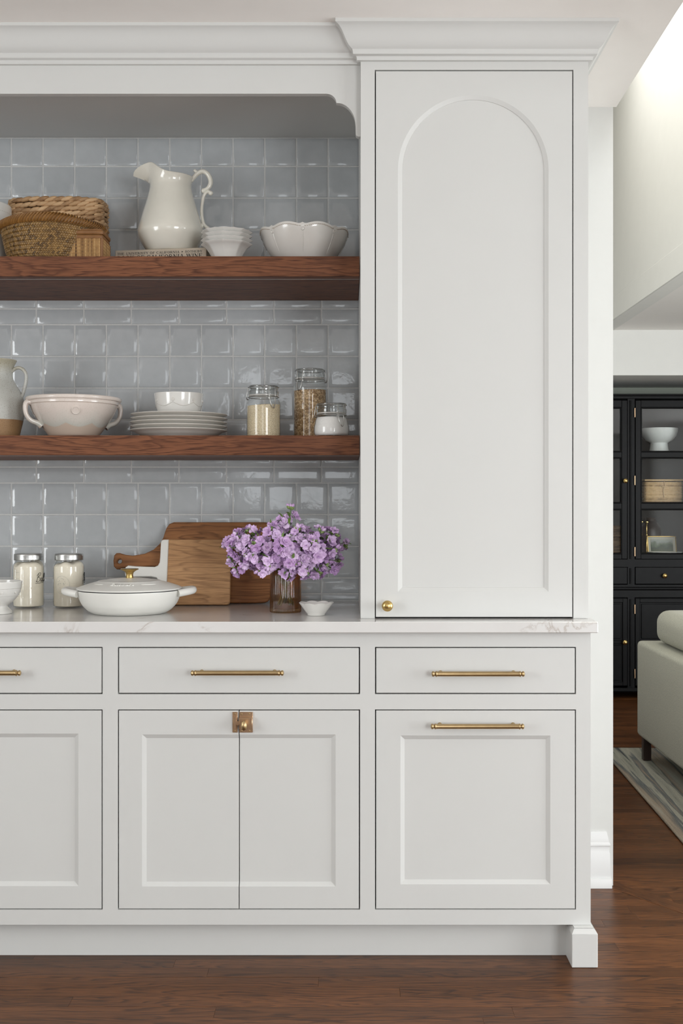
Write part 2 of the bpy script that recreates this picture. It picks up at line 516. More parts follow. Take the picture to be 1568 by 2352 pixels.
# ------------------------------------------------------------------ mesh builder
class MB:
    def __init__(self):
        self.v = []
        self.f = []
        self.tone = []     # per-vertex tone attribute (parallel to v)

    def add(self, verts, faces, tone=0.5):
        o = len(self.v)
        self.v += [tuple(p) for p in verts]
        self.f += [tuple(i + o for i in fc) for fc in faces]
        if isinstance(tone, (list, tuple)):
            self.tone += list(tone)
        else:
            self.tone += [tone] * len(verts)
        return self

    def box(self, x0, x1, y0, y1, z0, z1, bev=0.0, tone=0.5):
        if x0 > x1: x0, x1 = x1, x0
        if y0 > y1: y0, y1 = y1, y0
        if z0 > z1: z0, z1 = z1, z0
        if not bev:
            vs = [(x, y, z) for z in (z0, z1) for y in (y0, y1) for x in (x0, x1)]
            fs = [(0, 2, 3, 1), (4, 5, 7, 6), (0, 1, 5, 4), (1, 3, 7, 5), (3, 2, 6, 7), (2, 0, 4, 6)]
            return self.add(vs, fs, tone)
        b = min(bev, (x1 - x0) * .49, (y1 - y0) * .49, (z1 - z0) * .49)
        vs = []
        idx = {}
        for iz, z in enumerate((z0, z1)):
            for iy, y in enumerate((y0, y1)):
                for ix, x in enumerate((x0, x1)):
                    sx, sy, sz = (1 - 2 * ix), (1 - 2 * iy), (1 - 2 * iz)
                    for ax in range(3):   # vertex lies on face of axis ax
                        p = [x + sx * b, y + sy * b, z + sz * b]
                        p[ax] = (x, y, z)[ax]
                        idx[(ix, iy, iz, ax)] = len(vs)
                        vs.append(tuple(p))
        fs = []
        cen = Vector(((x0 + x1) / 2, (y0 + y1) / 2, (z0 + z1) / 2))

        def face(keys):
            ids = [idx[k] for k in keys]
            ps = [Vector(vs[i]) for i in ids]
            n = (ps[1] - ps[0]).cross(ps[2] - ps[0])
            c = sum(ps, Vector()) / len(ps) - cen
            fs.append(tuple(ids if n.dot(c) > 0 else ids[::-1]))
        for s in (0, 1):
            face([(s, 0, 0, 0), (s, 1, 0, 0), (s, 1, 1, 0), (s, 0, 1, 0)])
            face([(0, s, 0, 1), (1, s, 0, 1), (1, s, 1, 1), (0, s, 1, 1)])
            face([(0, 0, s, 2), (1, 0, s, 2), (1, 1, s, 2), (0, 1, s, 2)])
        for a in (0, 1):
            for c in (0, 1):
                face([(0, a, c, 1), (1, a, c, 1), (1, a, c, 2), (0, a, c, 2)])
                face([(a, 0, c, 0), (a, 1, c, 0), (a, 1, c, 2), (a, 0, c, 2)])
                face([(a, c, 0, 0), (a, c, 1, 0), (a, c, 1, 1), (a, c, 0, 1)])
        for a in (0, 1):
            for c in (0, 1):
                for d in (0, 1):
                    face([(a, c, d, 0), (a, c, d, 1), (a, c, d, 2)])
        return self.add(vs, fs, tone)

    def lathe(self, prof, n=48, c=(0, 0, 0), fn=None, a0=0.0, tone=0.5):
        """prof: list of (r, z).  fn(theta, r, z, i) -> (r, z)"""
        rows = []
        vs = []
        for i, (r, z) in enumerate(prof):
            if r <= 1e-7:
                rows.append([len(vs)])
                vs.append((c[0], c[1], c[2] + z))
                continue
            row = []
            for k in range(n):
                t = a0 + 2 * pi * k / n
                rr, zz = (r, z) if fn is None else fn(t, r, z, i)
                row.append(len(vs))
                vs.append((c[0] + rr * cos(t), c[1] + rr * sin(t), c[2] + zz))
            rows.append(row)
        fs = []
        for A, B in zip(rows, rows[1:]):
            if len(A) == 1 and len(B) == 1:
                continue
            for k in range(n):
                k2 = (k + 1) % n
                if len(A) == 1:
                    fs.append((A[0], B[k2], B[k]))
                elif len(B) == 1:
                    fs.append((A[k], A[k2], B[0]))
                else:
                    fs.append((A[k], A[k2], B[k2], B[k]))
        return self.add(vs, fs, tone)

    def tube(self, path, rad, n=8, closed=False, flat=1.0, up=None, tone=0.5):
        P = [Vector(p) for p in path]
        m = len(P)
        R = rad if isinstance(rad, (list, tuple)) else [rad] * m
        T = []
        for i in range(m):
            if closed:
                t = P[(i + 1) % m] - P[i - 1]
            else:
                t = P[min(i + 1, m - 1)] - P[max(i - 1, 0)]
            T.append(t.normalized() if t.length > 1e-12 else Vector((0, 0, 1)))
        ref = Vector(up) if up else (Vector((0, 0, 1)) if abs(T[0].z) < 0.9 else Vector((1, 0, 0)))
        nrm = (ref - T[0] * ref.dot(T[0])).normalized()
        vs, rows = [], []
        for i in range(m):
            if up:
                q = Vector(up) - T[i] * Vector(up).dot(T[i])
                if q.length > 1e-6:
                    nrm = q.normalized()
            else:
                q = nrm - T[i] * nrm.dot(T[i])
                if q.length > 1e-9:
                    nrm = q.normalized()
            bi = T[i].cross(nrm)
            row = []
            for k in range(n):
                a = 2 * pi * k / n
                p = P[i] + nrm * (cos(a) * R[i] * flat) + bi * (sin(a) * R[i])
                row.append(len(vs))
                vs.append(tuple(p))
            rows.append(row)
        fs = []
        rng = range(m if closed else m - 1)
        for i in rng:
            A, B = rows[i], rows[(i + 1) % m]
            for k in range(n):
                k2 = (k + 1) % n
                fs.append((A[k], A[k2], B[k2], B[k]))
        if not closed:
            fs.append(tuple(rows[0][::-1]))
            fs.append(tuple(rows[-1]))
        return self.add(vs, fs, tone)

    def rbox(self, c, size, r, n=5, puff=0.0, tone=0.5):
        """box with rounded edges; puff bulges the broad faces"""
        hx, hy, hz = size[0] / 2, size[1] / 2, size[2] / 2
        r = min(r, hx, hy, hz)
        seen, vs, fs = {}, [], []
        m = 2 * n

        def pt(p):
            q = [max(-(h - r), min(h - r, v)) for v, h in zip(p, (hx, hy, hz))]
            d = Vector(p) - Vector(q)
            if d.length > 1e-9:
                d = d.normalized() * r
            w = Vector(q) + d
            if puff:
                fx, fy, fz = w.x / hx, w.y / hy, w.z / hz
                w.x *= 1 + puff * (1 - fy * fy) * (1 - fz * fz)
                w.y *= 1 + puff * (1 - fx * fx) * (1 - fz * fz)
                w.z *= 1 + puff * (1 - fx * fx) * (1 - fy * fy)
            key = tuple(round(x, 5) for x in w)
            if key not in seen:
                seen[key] = len(vs)
                vs.append((c[0] + w.x, c[1] + w.y, c[2] + w.z))
            return seen[key]

        def lin(h):   # samples clustered at the rounded edges
            a = [-h + r * (1 - cos(pi / 2 * i / n)) for i in range(n + 1)]
            mid = [-(h - r) + 2 * (h - r) * i / 4 for i in range(1, 4)]
            return a + mid + [-x for x in a[::-1]]
        X, YY, Z = lin(hx), lin(hy), lin(hz)
        for s in (-1, 1):
            for (A, B, mk) in ((YY, Z, lambda a, b: (s * hx, a, b)), (Z, X, lambda a, b: (b, s * hy, a)), (X, YY, lambda a, b: (a, b, s * hz))):
                for i in range(len(A) - 1):
                    for j in range(len(B) - 1):
                        q = [pt(mk(A[i], B[j])), pt(mk(A[i + 1], B[j])), pt(mk(A[i + 1], B[j + 1])), pt(mk(A[i], B[j + 1]))]
                        u = []
                        for k in q:
                            if k not in u:
                                u.append(k)
                        if len(u) > 2:
                            fs.append(tuple(u if s > 0 else u[::-1]))
        return self.add(vs, fs, tone)

    def plate(self, outline, holes, y0, y1, bev=0.0):
        """flat board in the x-z plane between y0 (front) and y1 (back); outline counter-clockwise"""
        loops = [outline] + list(holes)

        def area2(p):
            return sum(p[i][0] * p[(i + 1) % len(p)][1] - p[(i + 1) % len(p)][0] * p[i][1] for i in range(len(p)))
        L = []
        for i, p in enumerate(loops):
            ccw = area2(p) > 0
            if ccw != (i == 0):
                p = p[::-1]
            L.append(p)

        def inset(p, d):
            n = len(p)
            out = []
            for i in range(n):
                a, b, c = Vector(p[i - 1]), Vector(p[i]), Vector(p[(i + 1) % n])
                e1, e2 = (b - a).normalized(), (c - b).normalized()
                n1, n2 = Vector((-e1.y, e1.x)), Vector((-e2.y, e2.x))
                k = n1 + n2
                if k.length < 1e-6:
                    k = n1
                k.normalize()
                out.append(tuple(b + k * d / max(0.5, k.dot(n1))))
            return out
        for side, yy, sg in ((0, y0, 1), (1, y1, -1)):
            bm = bmesh.new()
            edges = []
            for p in L:
                q = inset(p, bev) if bev else p
                vv = [bm.verts.new((x, yy, z)) for x, z in q]
                for i in range(len(vv)):
                    edges.append(bm.edges.new((vv[i], vv[(i + 1) % len(vv)])))
            bmesh.ops.triangle_fill(bm, use_beauty=True, use_dissolve=False, edges=edges)
            bm.verts.index_update()
            vs = [tuple(v.co) for v in bm.verts]
            fs = []
            for f in bm.faces:
                ids = [v.index for v in f.verts]
                f.normal_update()
                if (f.normal.y < 0) != (side == 0):
                    ids = ids[::-1]
                fs.append(tuple(ids))
            bm.free()
            self.add(vs, fs)
        for p in L:
            n = len(p)
            q = inset(p, bev) if bev else p
            rows = [[(x, y0, z) for x, z in q]]
            if bev:
                rows.append([(x, y0 + bev, z) for x, z in p])
                rows.append([(x, y1 - bev, z) for x, z in p])
            rows.append([(x, y1, z) for x, z in q])
            vs = [pt for r_ in rows for pt in r_]
            fs = []
            for a in range(len(rows) - 1):
                for i in range(n):
                    j = (i + 1) % n
                    fs.append((a * n + i, a * n + n + i, a * n + n + j, a * n + j)[::-1])
            self.add(vs, fs)
        return self

    def xform(self, M, start=0):
        for i in range(start, len(self.v)):
            self.v[i] = tuple(M @ Vector(self.v[i]))
        return self

    def mesh(self, name, mat, smooth=38.0):
        me = bpy.data.meshes.new(name)
        me.from_pydata(self.v, [], self.f)
        me.validate()
        if smooth:
            me.polygons.foreach_set('use_smooth', [True] * len(me.polygons))
            me.set_sharp_from_angle(angle=math.radians(smooth))
        a = me.attributes.new('tone', 'FLOAT', 'POINT')
        if len(self.tone) == len(me.vertices):
            a.data.foreach_set('value', self.tone)
        if mat:
            me.materials.append(mat)
        me.update()
        return me

    def build(self, name, mat, parent=None, loc=None, smooth=38.0, rot=None):
        me = self.mesh(name, mat, smooth)
        return link(name, me, parent, loc, rot)


def link(name, me, parent=None, loc=None, rot=None):
    o = bpy.data.objects.new(name, me)
    COL.objects.link(o)
    if parent is not None:
        o.parent = parent
    if loc is not None:
        o.location = loc
    if rot is not None:
        o.rotation_euler = rot
    return o


def tag(o, label=None, cat=None, group=None, kind=None):
    if label: o['label'] = label
    if cat: o['category'] = cat
    if group: o['group'] = group
    if kind: o['kind'] = kind
    return o


def thing(name, loc, label, cat, group=None, rz=0.0):
    o = bpy.data.objects.new(name, None)
    o.empty_display_size = 0.05
    COL.objects.link(o)
    o.location = loc
    o.rotation_euler = (0, 0, rz)
    return tag(o, label, cat, group)


def struct(name, mb, mat, parent=None, smooth=38.0, loc=None):
    o = mb.build(name, mat, parent, loc, smooth)
    if parent is None:
        o['kind'] = 'structure'
    return o


def bez(pts, n=8):
    """Catmull-Rom through points"""
    P = [Vector(p) for p in pts]
    out = []
    for i in range(len(P) - 1):
        p0 = P[max(i - 1, 0)]; p1 = P[i]; p2 = P[i + 1]; p3 = P[min(i + 2, len(P) - 1)]
        for k in range(n):
            t = k / n
            out.append(0.5 * ((2 * p1) + (-p0 + p2) * t + (2 * p0 - 5 * p1 + 4 * p2 - p3) * t * t + (-p0 + 3 * p1 - 3 * p2 + p3) * t ** 3))
    out.append(P[-1])
    return out


def prof_smooth(pts, n=6):
    return [(max(p.x, 0.0), p.y) for p in (Vector(q[:2]) for q in [(v.x, v.y) for v in bez([(a, b, 0) for a, b in pts], n)])]


def part(name, mb, mat, parent, smooth=38.0, tone=None):
    """mesh given in world coordinates, parented (its thing is unrotated)"""
    root = parent
    while root.parent is not None:
        root = root.parent
    o = root.location
    if o.length > 0:
        mb.v = [(p[0] - o.x, p[1] - o.y, p[2] - o.z) for p in mb.v]
    return mb.build(name, mat, parent, None, smooth)


# ------------------------------------------------------------------ room shell
ZC = 2.5155                    # kitchen ceiling height at the crown
CORNER = PX(1407.5, WALL_D)    # right end of the kitchen back wall
XL, XR, YB, YF = -3.2, 4.6, -6.45, 4.3
TZ = 2.56

floor = struct('floor', MB().box(XL - .1, XR + .1, YB - .1, YF + .1, -0.06, -0.0195), FLOORW)

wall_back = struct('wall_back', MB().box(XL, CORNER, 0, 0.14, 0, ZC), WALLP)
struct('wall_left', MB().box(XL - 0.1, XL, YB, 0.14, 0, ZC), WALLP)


def wall_with_openings(name, axis, at, th, lo, hi, z0, z1, opens, mat):
    """wall across x (axis 0) or y (axis 1) with rectangular openings (a0, a1, za, zb)"""
    mb = MB()
    cuts = sorted(opens)
    pos = lo

    def b(a0, a1, za, zb):
        if a1 - a0 < 1e-4 or zb - za < 1e-4:
            return
        if axis == 0:
            mb.box(a0, a1, at, at + th, za, zb)
        else:
            mb.box(at, at + th, a0, a1, za, zb)
    for a0, a1, za, zb in cuts:
        b(pos, a0, z0, z1)
        b(a0, a1, z0, za)
        b(a0, a1, zb, z1)
        pos = a1
    b(pos, hi, z0, z1)
    return struct(name, mb, mat)


wall_with_openings('wall_front', 0, YB - 0.02, 0.05, XL, XR, 0, 3.72, [(-0.90, 0.20, 1.15, 2.35), (1.90, 3.70, 0.425, 2.175)], WALLP)
wall_with_openings('wall_right', 1, XR - 0.05, 0.06, YB, YF, 0, ZC, [(-3.6, 0.4, 0.20, 2.10)], WALLP)


def window_frame(name, axis, at, a0, a1, za, zb, bars):
    mb = MB()
    w, t = 0.06, 0.05

    def b(p0, p1, q0, q1):
        if axis == 0:
            mb.box(p0, p1, at, at + t, q0, q1, 0.004)
        else:
            mb.box(at, at + t, p0, p1, q0, q1, 0.004)
    b(a0 - w, a1 + w, zb, zb + w)
    b(a0 - w, a1 + w, za - w, za)
    b(a0 - w, a0, za, zb)
    b(a1, a1 + w, za, zb)
    for i in range(1, bars):
        x = a0 + (a1 - a0) * i / bars
        b(x - .02, x + .02, za, zb)
    return struct(name, mb, WHITE)


window_frame('window_1', 0, YB + 0.03, 1.90, 3.70, 0.425, 2.175, 3)
window_frame('window_2', 0, YB + 0.03, -0.90, 0.20, 1.15, 2.35, 2)
window_frame('window_3', 1, XR - 0.10, -3.6, 0.4, 0.20, 2.10, 4)
window_frame('window_4', 1, XL, -3.85, -2.35, 0.75, 2.25, 2)

# kitchen ceiling (falls very slightly towards the back wall)
cl = MB()
zb_ = 2.4985
x1c = PX(1415, WALL_D)
za_ = ZC + (ZC - zb_) / 0.64 * (-YB - 0.64) * 0.0
V = [(XL, YB, ZC), (x1c, YB, ZC), (x1c, -0.66, ZC), (XL, -0.66, ZC), (x1c, 0, zb_), (XL, 0, zb_)]
V2 = [(x, y, ZC + 0.12) for x, y, z in V]
cl.add(V + V2, [(0, 3, 2, 1), (3, 5, 4, 2), (6, 7, 8, 9), (9, 8, 10, 11), (0, 1, 7, 6), (1, 2, 8, 7), (2, 4, 10, 8), (4, 5, 11, 10), (5, 3, 9, 11), (3, 0, 6, 9)])
struct('ceiling', cl, CEILP, smooth=0)

# vault over the passage beyond the kitchen ceiling, with its long beam, and the living room
BX0, BX1, BZ0, BZ1 = 1.488, 1.580, 2.2545, 2.388
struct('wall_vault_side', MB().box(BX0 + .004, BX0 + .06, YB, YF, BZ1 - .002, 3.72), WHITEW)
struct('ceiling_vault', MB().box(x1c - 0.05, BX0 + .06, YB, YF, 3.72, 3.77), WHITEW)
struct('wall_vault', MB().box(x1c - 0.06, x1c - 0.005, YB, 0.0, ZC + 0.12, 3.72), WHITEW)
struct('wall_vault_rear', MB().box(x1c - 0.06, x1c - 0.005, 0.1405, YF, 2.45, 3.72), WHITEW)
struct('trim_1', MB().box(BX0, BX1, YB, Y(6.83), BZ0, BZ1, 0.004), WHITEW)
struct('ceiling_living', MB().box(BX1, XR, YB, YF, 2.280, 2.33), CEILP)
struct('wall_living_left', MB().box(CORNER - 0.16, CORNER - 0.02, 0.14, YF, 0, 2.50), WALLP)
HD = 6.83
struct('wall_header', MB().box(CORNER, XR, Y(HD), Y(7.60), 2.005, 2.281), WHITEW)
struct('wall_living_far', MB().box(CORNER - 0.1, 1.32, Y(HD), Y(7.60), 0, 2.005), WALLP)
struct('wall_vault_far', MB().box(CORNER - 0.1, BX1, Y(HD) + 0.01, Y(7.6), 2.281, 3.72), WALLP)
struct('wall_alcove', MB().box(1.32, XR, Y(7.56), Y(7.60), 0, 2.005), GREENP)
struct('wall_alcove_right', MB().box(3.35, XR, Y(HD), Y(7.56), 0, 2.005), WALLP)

# ------------------------------------------------------------------ floor boards
rp = random.Random(21)
PITCH = 0.0577
stuffm = MB()
nplank = 0
D = 0.9
row = 0
while D < 7.55:
    if D < 3.10:
        x, xe = -1.75 - rp.random() * .6, 2.9
    elif D < 3.62:
        x, xe = 0.10 - rp.random() * .4, 3.0
    else:
        x, xe = 0.40 - rp.random() * .4, 3.0
    while x < xe:
        ln = rp.uniform(0.65, 1.9)
        xa, xb = x, min(x + ln, xe + .3)
        x += ln
        tone = rp.random()
        Dm = D + PITCH / 2
        if 3.0 < D < 5.50 and xa > 1.27:
            continue
        if xb < CORNER - 0.16 and D > 3.62:
            continue
        pa, pb = CX + xa * F / Dm, CX + xb * F / Dm
        py = CY + H * F / Dm
        vis = pb > -60 and pa < 1628 and py < 2420
        mb = MB()
        g = 0.00012
        dz = rp.uniform(-0.00025, 0.00025)
        if vis and nplank < 300:
            hx = (xb - xa) / 2
            mb.box(-hx + g, hx - g, -PITCH / 2 + g, PITCH / 2 - g, -0.018, 0, 0.0004, tone)
            o = mb.build('plank', FLOORW, floor, ((xa + xb) / 2, Y(Dm), dz), 0)
            nplank += 1
        else:
            stuffm.box(xa + g, xb - g, Y(D) + g, Y(D + PITCH) - g, -0.018, dz, 0.0004, tone)
    D += PITCH
    row += 1
o = stuffm.build('floor_boards', FLOORW, floor, None, 0)
o['kind'] = 'stuff'
# diagonal threshold board at the end of the wall
p0 = Vector((CORNER - 0.03, Y(3.666), 0)); p1 = Vector((1.52, Y(2.72), 0))
dv = (p1 - p0).normalized(); nv = Vector((-dv.y, dv.x, 0)) * 0.029
mb = MB()
ln = (p1 - p0).length
mb.box(-ln / 2, ln / 2, -0.029, 0.029, -0.012, 0.0013, 0.0007, 0.62)
th = mb.build('threshold_board', FLOORW, floor, tuple((p0 + p1) / 2), 0, (0, 0, atan2(dv.y, dv.x)))

# ------------------------------------------------------------------ backsplash tiles on the back wall
TD = 3.607
SC = F / TD
NX1 = 0.0366             # right side of the niche (side of the tall cabinet)
NX0 = -1.60              # left end of the niche (outside the picture)
part('grout', MB().box(NX0, NX1, -0.0066, 0.0, 0.914, 2.40), GROUT, wall_back)
tp = 72.78 / SC          # square pitch
gap = 0.0046


def tile_mesh(w, h, name):
    mb = MB()
    hw, hh = w / 2, h / 2
    rings = [(0, 0.0), (0, -0.0055), (0.0010, -0.0067), (0.0022, -0.0071), (0.0080, -0.0087), (0.0105, -0.0091), (0.0150, -0.0092)]
    vs, fs = [], []
    for ins, y in rings:
        a, c = hw - ins, hh - ins
        vs += [(-a, y, -c), (a, y, -c), (a, y, c), (-a, y, c)]
    for i in range(len(rings) - 1):
        for k in range(4):
            j = (k + 1) % 4
            fs.append((4 * i + k, 4 * i + j, 4 * i + 4 + j, 4 * i + 4 + k))
    n = 4 * (len(rings) - 1)
    fs.append((n, n + 1, n + 2, n + 3))
    mb.add(vs, fs)
    return mb.mesh(name, TILE, 40)


def tz(py):
    return PZ(py, TD)


rt = random.Random(5)


def put_tile(me, xc, zc, sx=1.0, sz=1.0):
    o = link('tile', me, wall_back, (xc, -0.001, zc))
    o.scale = (sx, 1, sz)
    o.rotation_euler = (rt.uniform(-.006, .006), 0, rt.uniform(-.006, .006))


sq = tile_mesh(tp - gap, tp - gap, 'square_tile')
rw = 109.2 / SC
rh = tp / 2
rc = tile_mesh(rw - gap, rh - gap, 'oblong_tile')
x_edge = PX(826.0, TD)


def square_row(ztop, zbot):
    h = ztop - zbot
    x = x_edge
    while x - tp > NX0 - 0.001:
        put_tile(sq, x - tp / 2, (ztop + zbot) / 2, 1, (h - gap) / (tp - gap))
        x -= tp


def oblong_row(ztop, zbot):
    h = ztop - zbot
    x = PX(738.0, TD)
    put_tile(rc, (x + x_edge) / 2, (ztop + zbot) / 2, (x_edge - x - gap) / (rw - gap), (h - gap) / (rh - gap))
    while x - rw > NX0 - 0.001:
        put_tile(rc, x - rw / 2, (ztop + zbot) / 2, 1, (h - gap) / (rh - gap))
        x -= rw


p = tz(745.5)
# middle band
for k in range(3):
    square_row(p - k * tp, p - (k + 1) * tp)
q = p - 3 * tp
for k in range(4):
    oblong_row(q - k * rh, q - (k + 1) * rh)
q -= 4 * rh
for k in range(3):
    square_row(q - k * tp, q - (k + 1) * tp)
q -= 3 * tp
oblong_row(q, q - rh)
oblong_row(q - rh, 0.9155)
for k in range(4):
    oblong_row(p + (k + 1) * rh, p + k * rh)
q = p + 4 * rh
for k in range(3):
    square_row(q + (k + 1) * tp, q + k * tp)
q += 3 * tp
square_row(2.397, q)

# ------------------------------------------------------------------ base cabinets
BD = 3.008
BS = F / BD
TKD = 3.060


def bx(px): return PX(px, BD)


def bz(py): return PZ(py, BD)


def panel_front(mb, x0, x1, z0, z1, yf, th, pan, bw, dep, open_side=None):
    a0, a1, b0, b1 = pan
    if open_side == 'R':
        xs = [(x0, 0), (a0, 0), (a0 + bw, 1), (x1, 1)]
    elif open_side == 'L':
        xs = [(x0, 1), (a1 - bw, 1), (a1, 0), (x1, 0)]
    else:
        xs = [(x0, 0), (a0, 0), (a0 + bw, 1), (a1 - bw, 1), (a1, 0), (x1, 0)]
    zs = [(z0, 0), (b0, 0), (b0 + bw, 1), (b1 - bw, 1), (b1, 0), (z1, 0)]
    nx, nz = len(xs), len(zs)
    vs = []
    inn = []
    for z, cz in zs:
        for x, cx in xs:
            i = cx and cz
            inn.append(i)
            vs.append((x, yf + (dep if i else 0), z))
    fs = []
    for j in range(nz - 1):
        for i in range(nx - 1):
            q = [j * nx + i, j * nx + i + 1, (j + 1) * nx + i + 1, (j + 1) * nx + i]
            k = [inn[t] for t in q]
            if sum(k) == 1:
                s = k.index(1)
                r = q[s:] + q[:s]
                fs += [(r[0], r[1], r[2]), (r[0], r[2], r[3])]
            else:
                fs.append(tuple(q))
    # sides
    border = [i for i in range(nx)] + [j * nx + nx - 1 for j in range(1, nz)] + [(nz - 1) * nx + i for i in range(nx - 2, -1, -1)] + [j * nx for j in range(nz - 2, 0, -1)]
    o = len(vs)
    for b in border:
        vs.append((vs[b][0], yf + th, vs[b][2]))
    n = len(border)
    for i in range(n):
        j = (i + 1) % n
        fs.append((border[j], border[i], o + i, o + j))
    fs.append(tuple(o + i for i in range(n))[::-1])
    return mb.add(vs, fs)


def bar_pull(mb, x0, x1, yface, z):
    """ribbed-end bar pull, axis along x, standing off the face"""
    yc = yface - 0.0275
    r = 0.0066
    L_ = x1 - x0
    prof = [(0, 0), (.0038, .0002), (.0068, .002), (.0077, .0045), (.0066, .0072), (.0046, .0086), (.0052, .0096), (.0076, .0108), (.0080, .0126), (.0069, .0142), (r, .0160)]
    half = [(x0 + t, rr) for rr, t in prof]
    full = half + [(x1 - (a - x0), rr) for a, rr in half[::-1]]
    m2 = MB()
    m2.lathe([(rr, a) for a, rr in full], 20)
    M = Matrix(((0, 0, 1, 0), (0, 1, 0, yc), (-1, 0, 0, z), (0, 0, 0, 1)))
    m2.xform(M)
    mb.add(m2.v, m2.f)
    for xp in (x0 + 0.026, x1 - 0.026):
        m3 = MB().lathe([(.0056, 0), (.0056, .002), (.0042, .004), (.0040, .0270)], 14)
        m3.xform(Matrix(((1, 0, 0, xp), (0, 0, -1, yface), (0, 1, 0, z), (0, 0, 0, 1))))
        mb.add(m3.v, m3.f)
    return mb


def frame_boxes(mb, xs0, xs1, z0, z1, openings, yf, th):
    """face frame: everything in [xs0,xs1]x[z0,z1] that is not an opening (openings stacked in one column)"""
    a0, a1 = openings[0][0], openings[0][1]
    mb.box(xs0, a0, yf, yf + th, z0, z1)
    mb.box(a1, xs1, yf, yf + th, z0, z1)
    zz = z0
    for (p0, p1, q0, q1) in sorted(openings, key=lambda t: t[2]):
        mb.box(a0, a1, yf, yf + th, zz, q0)
        zz = q1
    mb.box(a0, a1, yf, yf + th, zz, z1)


YBF = Y(BD)
z_top = 0.884            # underside of the worktop
z_bot = bz(2124)
dz0, dz1 = bz(1594.5), bz(1486)
oz0, oz1 = bz(2089.5), bz(1629.5)
G = 0.0030               # reveal around doors and drawers


def base_unit(name, label, xs0, xs1, ox0, ox1, handle_px, double, pan, foot=False, pullout=False):
    t = thing(name, ((xs0 + xs1) / 2, Y(3.3), 0), label, 'cabinet', 'base cabinets')
    fr = MB()
    frame_boxes(fr, xs0, xs1, z_bot, z_top - .0005, [(ox0, ox1, oz0, oz1), (ox0, ox1, dz0, dz1)], YBF, 0.020)
    part('face_frame', fr, CAB, t)
    bd = MB()
    bd.box(xs0 + .001, xs0 + .019, YBF + .0202, -0.012, z_bot, z_top - .001)
    bd.box(xs1 - .019, xs1 - .001, YBF + .0202, -0.012, z_bot, z_top - .001)
    bd.box(xs0 + .0192, xs1 - .0192, YBF + .0202, -0.012, z_bot, z_bot + .018)
    bd.box(xs0 + .0192, xs1 - .0192, -0.020, -0.012, z_bot + .0182, z_top - .02)
    bd.box(xs0 + .0192, xs1 - .0192, YBF + .0202, -0.022, z_top - .019, z_top - .001)
    part('carcass', bd, CAB, t)
    part('toe_kick', MB().box(xs0, xs1 - (.045 if foot else 0.0), Y(TKD), Y(TKD) + .018, 0.0006, z_bot - .0004), CAB, t)
    # drawer
    dr = MB().box(ox0 + G, ox1 - G, YBF + .0005, YBF + .0215, dz0 + G, dz1 - G, 0.0011)
    d = part('drawer', dr, CAB, t)
    h = bar_pull(MB(), bx(handle_px[0]), bx(handle_px[1]), YBF + .0004, bz(handle_px[2]))
    part('handle', h, BRASS, d)
    if double:
        xm = double
        lo = panel_front(MB(), ox0 + G, xm - 0.0012, oz0 + G, oz1 - G, YBF + .0006, 0.0205, pan, 0.0112, 0.0064, 'R')
        hi = panel_front(MB(), xm + 0.0012, ox1 - G, oz0 + G, oz1 - G, YBF + .0006, 0.0205, pan, 0.0112, 0.0064, 'L')
        dl = part('door', lo, CAB, t, 25)
        dr_ = part('door', hi, CAB, t, 25)
        return t, dl, dr_
    dd = panel_front(MB(), ox0 + G, ox1 - G, oz0 + G, oz1 - G, YBF + .0006, 0.0205, pan, 0.0112, 0.0064)
    dd = part('drawer' if pullout else 'door', dd, CAB, t, 25)
    if pullout:
        h = bar_pull(MB(), bx(987), bx(1200), YBF + .0005, bz(1664))
        part('handle', h, BRASS, dd)
    return t, dd, None


xs_a, xs_b, xs_c = bx(253), bx(843.5), bx(1356)
rightU, rd, _ = base_unit('base_cabinet', 'pale grey base cabinet with brass-handled drawer and pull-out, under the tall cupboard', xs_b, xs_c, bx(861), bx(1322.5), (989, 1201, 1544.5), None, (bx(919.5), bx(1263.5), bz(2031.5), bz(1689.5)), foot=True, pullout=True)
midU, dl, dr_ = base_unit('base_cabinet', 'pale grey base cabinet with a drawer over latched double doors', xs_a, xs_b, bx(270.5), bx(826.5), (441, 653, 1542.5), bx(549), (bx(326), bx(770.5), bz(2036.5), bz(1687)))
leftU, ld, _ = base_unit('base_cabinet', 'pale grey base cabinet cut off by the left edge, below the footed bowl', NX0, xs_a, bx(-337), bx(235.5), (-157, 55, 1542.5), None, (bx(-282), bx(180), bz(2035.5), bz(1685)))

# the right end of the run: side panel and bracket foot
ft = MB()
FD = 2.977
fx0, fx1 = PX(1313, FD), PX(1372.5, FD)
fy0, fy1 = Y(FD), Y(TKD) + 0.05
zf = PZ(2146, FD)
zc = z_bot
ins0 = fx0
ft.box(fx0, fx1, fy0, fy1, 0.0004, zf, 0.0015)


def ringbox(x0, x1, y0, y1, z): return [(x0, y0, z), (x1, y0, z), (x1, y1, z), (x0, y1, z)]


capp = [(0.0, zf), (0.002, zf + .0025), (0.006, zf + .010), (0.008, zf + .0145), (0.0072, zf + .016), (0.012, zf + .0235), (0.0165, zc - 0.0005)]
capp = [(i, min(z, zc - .0005)) for i, z in capp]
vs, fs = [], []
for i, z in capp:
    vs += ringbox(fx0 + i, fx1 - i, fy0 + i, fy1, z)
for a in range(len(capp) - 1):
    for k in range(4):
        j = (k + 1) % 4
        fs.append((4 * a + k, 4 * a + j, 4 * a + 4 + j, 4 * a + 4 + k))
fs.append((4 * (len(capp) - 1), 4 * (len(capp) - 1) + 1, 4 * (len(capp) - 1) + 2, 4 * (len(capp) - 1) + 3))
ft.add(vs, fs)
part('foot', ft, CAB, rightU, 30)
part('end_panel', MB().box(xs_c - .0006, xs_c, YBF + .0201, -0.012, 0.0, z_top - .0005), CAB, rightU)

